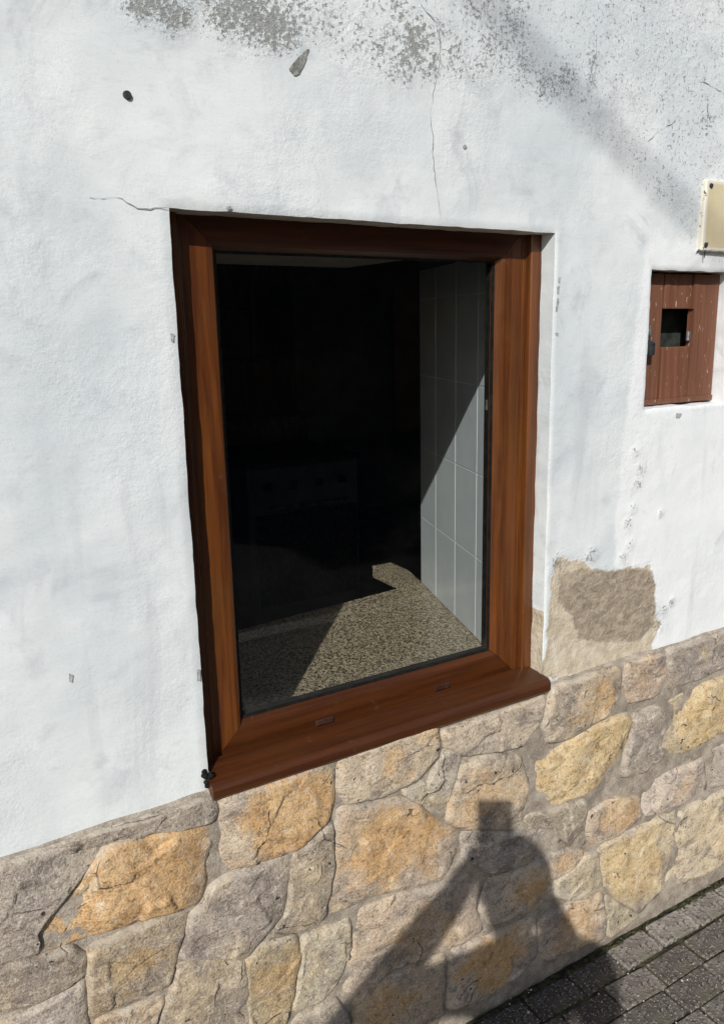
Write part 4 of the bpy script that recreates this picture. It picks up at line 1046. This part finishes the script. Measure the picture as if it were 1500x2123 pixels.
for s, nm, hand in ((1, 'r', hand_r), (-1, 'l', hand_l)):
    vtx('sh' + nm, P(.02, .185 * s, 1.405 if s > 0 else 1.385), .066)
    el = P(.19, (.205 if s > 0 else .365) * s, 1.19 if s > 0 else 1.13)
    vtx('el' + nm, el, .055)
    vtx('fa' + nm, el.lerp(hand, .5), .045)
    vtx('wr' + nm, hand - (hand - el).normalized() * .04, .034)
    vtx('pa' + nm, hand, (.034, .026))
    chain(['upper', 'sh' + nm, 'el' + nm, 'fa' + nm, 'wr' + nm, 'pa' + nm])
    vtx('hip' + nm, P(0, .095 * s, .89), .105); vtx('kn' + nm, P(.03, .11 * s, .48), .062); vtx('ca' + nm, P(.0, .115 * s, .32), .058); vtx('an' + nm, P(-.02, .12 * s, .09), .04); vtx('to' + nm, P(.13, .135 * s, .04), (.045, .035))
    chain(['pelvis', 'hip' + nm, 'kn' + nm, 'ca' + nm, 'an' + nm, 'to' + nm])
    # four fingers round the back of the phone and a thumb along its edge
    for k in range(4):
        z0 = .030 - .019 * k; ln = (.9, 1.0, .95, .78)[k]
        a = hand + up * z0 + rt * (.005 * s); b_ = hand + up * (z0 + .004) + fw * .030 * ln + rt * (-.004 * s); c_ = hand + up * (z0 + .006) + fw * (.034 * ln) + rt * (-.028 * s * ln)
        vtx('f0%s%d' % (nm, k), a, .010); vtx('f1%s%d' % (nm, k), b_, .0088); vtx('f2%s%d' % (nm, k), c_, .0078)
        chain(['pa' + nm, 'f0%s%d' % (nm, k), 'f1%s%d' % (nm, k), 'f2%s%d' % (nm, k)])
    vtx('t0' + nm, hand + up * .02 - fw * .018, .012); vtx('t1' + nm, hand + up * .05 - fw * .02 - rt * .012 * s, .0095); vtx('t2' + nm, hand + up * .068 - fw * .014 - rt * .025 * s, .008)
    chain(['pa' + nm, 't0' + nm, 't1' + nm, 't2' + nm])
me = bpy.data.meshes.new('body'); me.from_pydata([tuple(v) for v in verts], edges, []); me.update()
body = bpy.data.objects.new('body', me); COL.objects.link(body); body.parent = person
sk = body.modifiers.new('skin', 'SKIN'); sk.use_smooth_shade = True; sk.branch_smoothing = 0.6
for i, r in enumerate(radii):
    me.skin_vertices[0].data[i].radius = r; me.skin_vertices[0].data[i].use_root = (i == 0)
sub = body.modifiers.new('sub', 'SUBSURF'); sub.levels = 2; sub.render_levels = 2
bpy.context.view_layer.update()
dg = bpy.context.evaluated_depsgraph_get()
me2 = bpy.data.meshes.new_from_object(body.evaluated_get(dg))
body.modifiers.clear(); body.data = me2
for m_ in (JACKET, JEANS, SKIN, SHOE): me2.materials.append(m_)
hl = [h - PB for h in (hand_l, hand_r)]
for p in me2.polygons:
    c_ = p.center
    if c_.z > 1.475 or min((c_ - h).length for h in hl) < .062: p.material_index = 2
    elif c_.z < .10: p.material_index = 3
    elif c_.z < .95: p.material_index = 1
    p.use_smooth = True
# hair, face and ears
def blob(name, c_, sc, mat, cut=None, rough=0.0):
    bm = bmesh.new(); bmesh.ops.create_icosphere(bm, subdivisions=4, radius=1.0)
    if cut: bmesh.ops.delete(bm, geom=[v for v in bm.verts if cut(v.co)], context='VERTS')
    R_ = Matrix((rt, fw, up)).transposed()
    for v in bm.verts:
        q = Vector((v.co.x * sc[0], v.co.y * sc[1], v.co.z * sc[2]))
        q *= 1 + rough * fbm(v.co.x, v.co.y, v.co.z, 3, 4)
        v.co = R_ @ q + (c_ - PB)
    return bmobj(name, bm, mat, person, True)
blob('hair', HEAD + up * .030 - fw * .012, (.084, .100, .094), HAIR, lambda c_: c_.y > .35 and c_.z < .45 or c_.z < -.45, .08)
blob('nose', HEAD + fw * .080 - up * .01, (.013, .018, .024), SKIN)
blob('mouth', HEAD + fw * .062 - up * .052, (.022, .008, .006), mat_noise('lips', (.42, .17, .14), (.46, .2, .17), 20, .5))
for s in (-1, 1):
    blob('ear', HEAD + rt * .070 * s - up * .005, (.010, .018, .03), SKIN)
    blob('eye', HEAD + fw * .070 + rt * .029 * s + up * .022, (.013, .008, .008), mat_noise('eye', (.05, .04, .03), (.1, .08, .06), 30, .2))

# the phone: the picture is taken through the lens in its back, so the body stands just behind the viewpoint
phone = empty('phone', tuple(camp))
tag(phone, 'slim dark phone held upright by the person, its square shadow on the stones', 'phone')
Rm = M.to_3x3()
def ph_box(name, x0, x1, y0, y1, z0, z1, mat, bev):
    bm = bmesh.new(); bm_box(bm, x0, x1, y0, y1, z0, z1, bev, 3)
    for v in bm.verts: v.co = Rm @ v.co
    return bmobj(name, bm, mat, phone)
ph_box('case', -.0375, .0375, -.112, .040, .006, .0145, BLACKM, .003)
ph_box('screen', -.0345, .0345, -.104, .033, .0147, .0155, mat_noise('phone_screen', (.01, .01, .012), (.02, .02, .024), 5, .1), .0003)
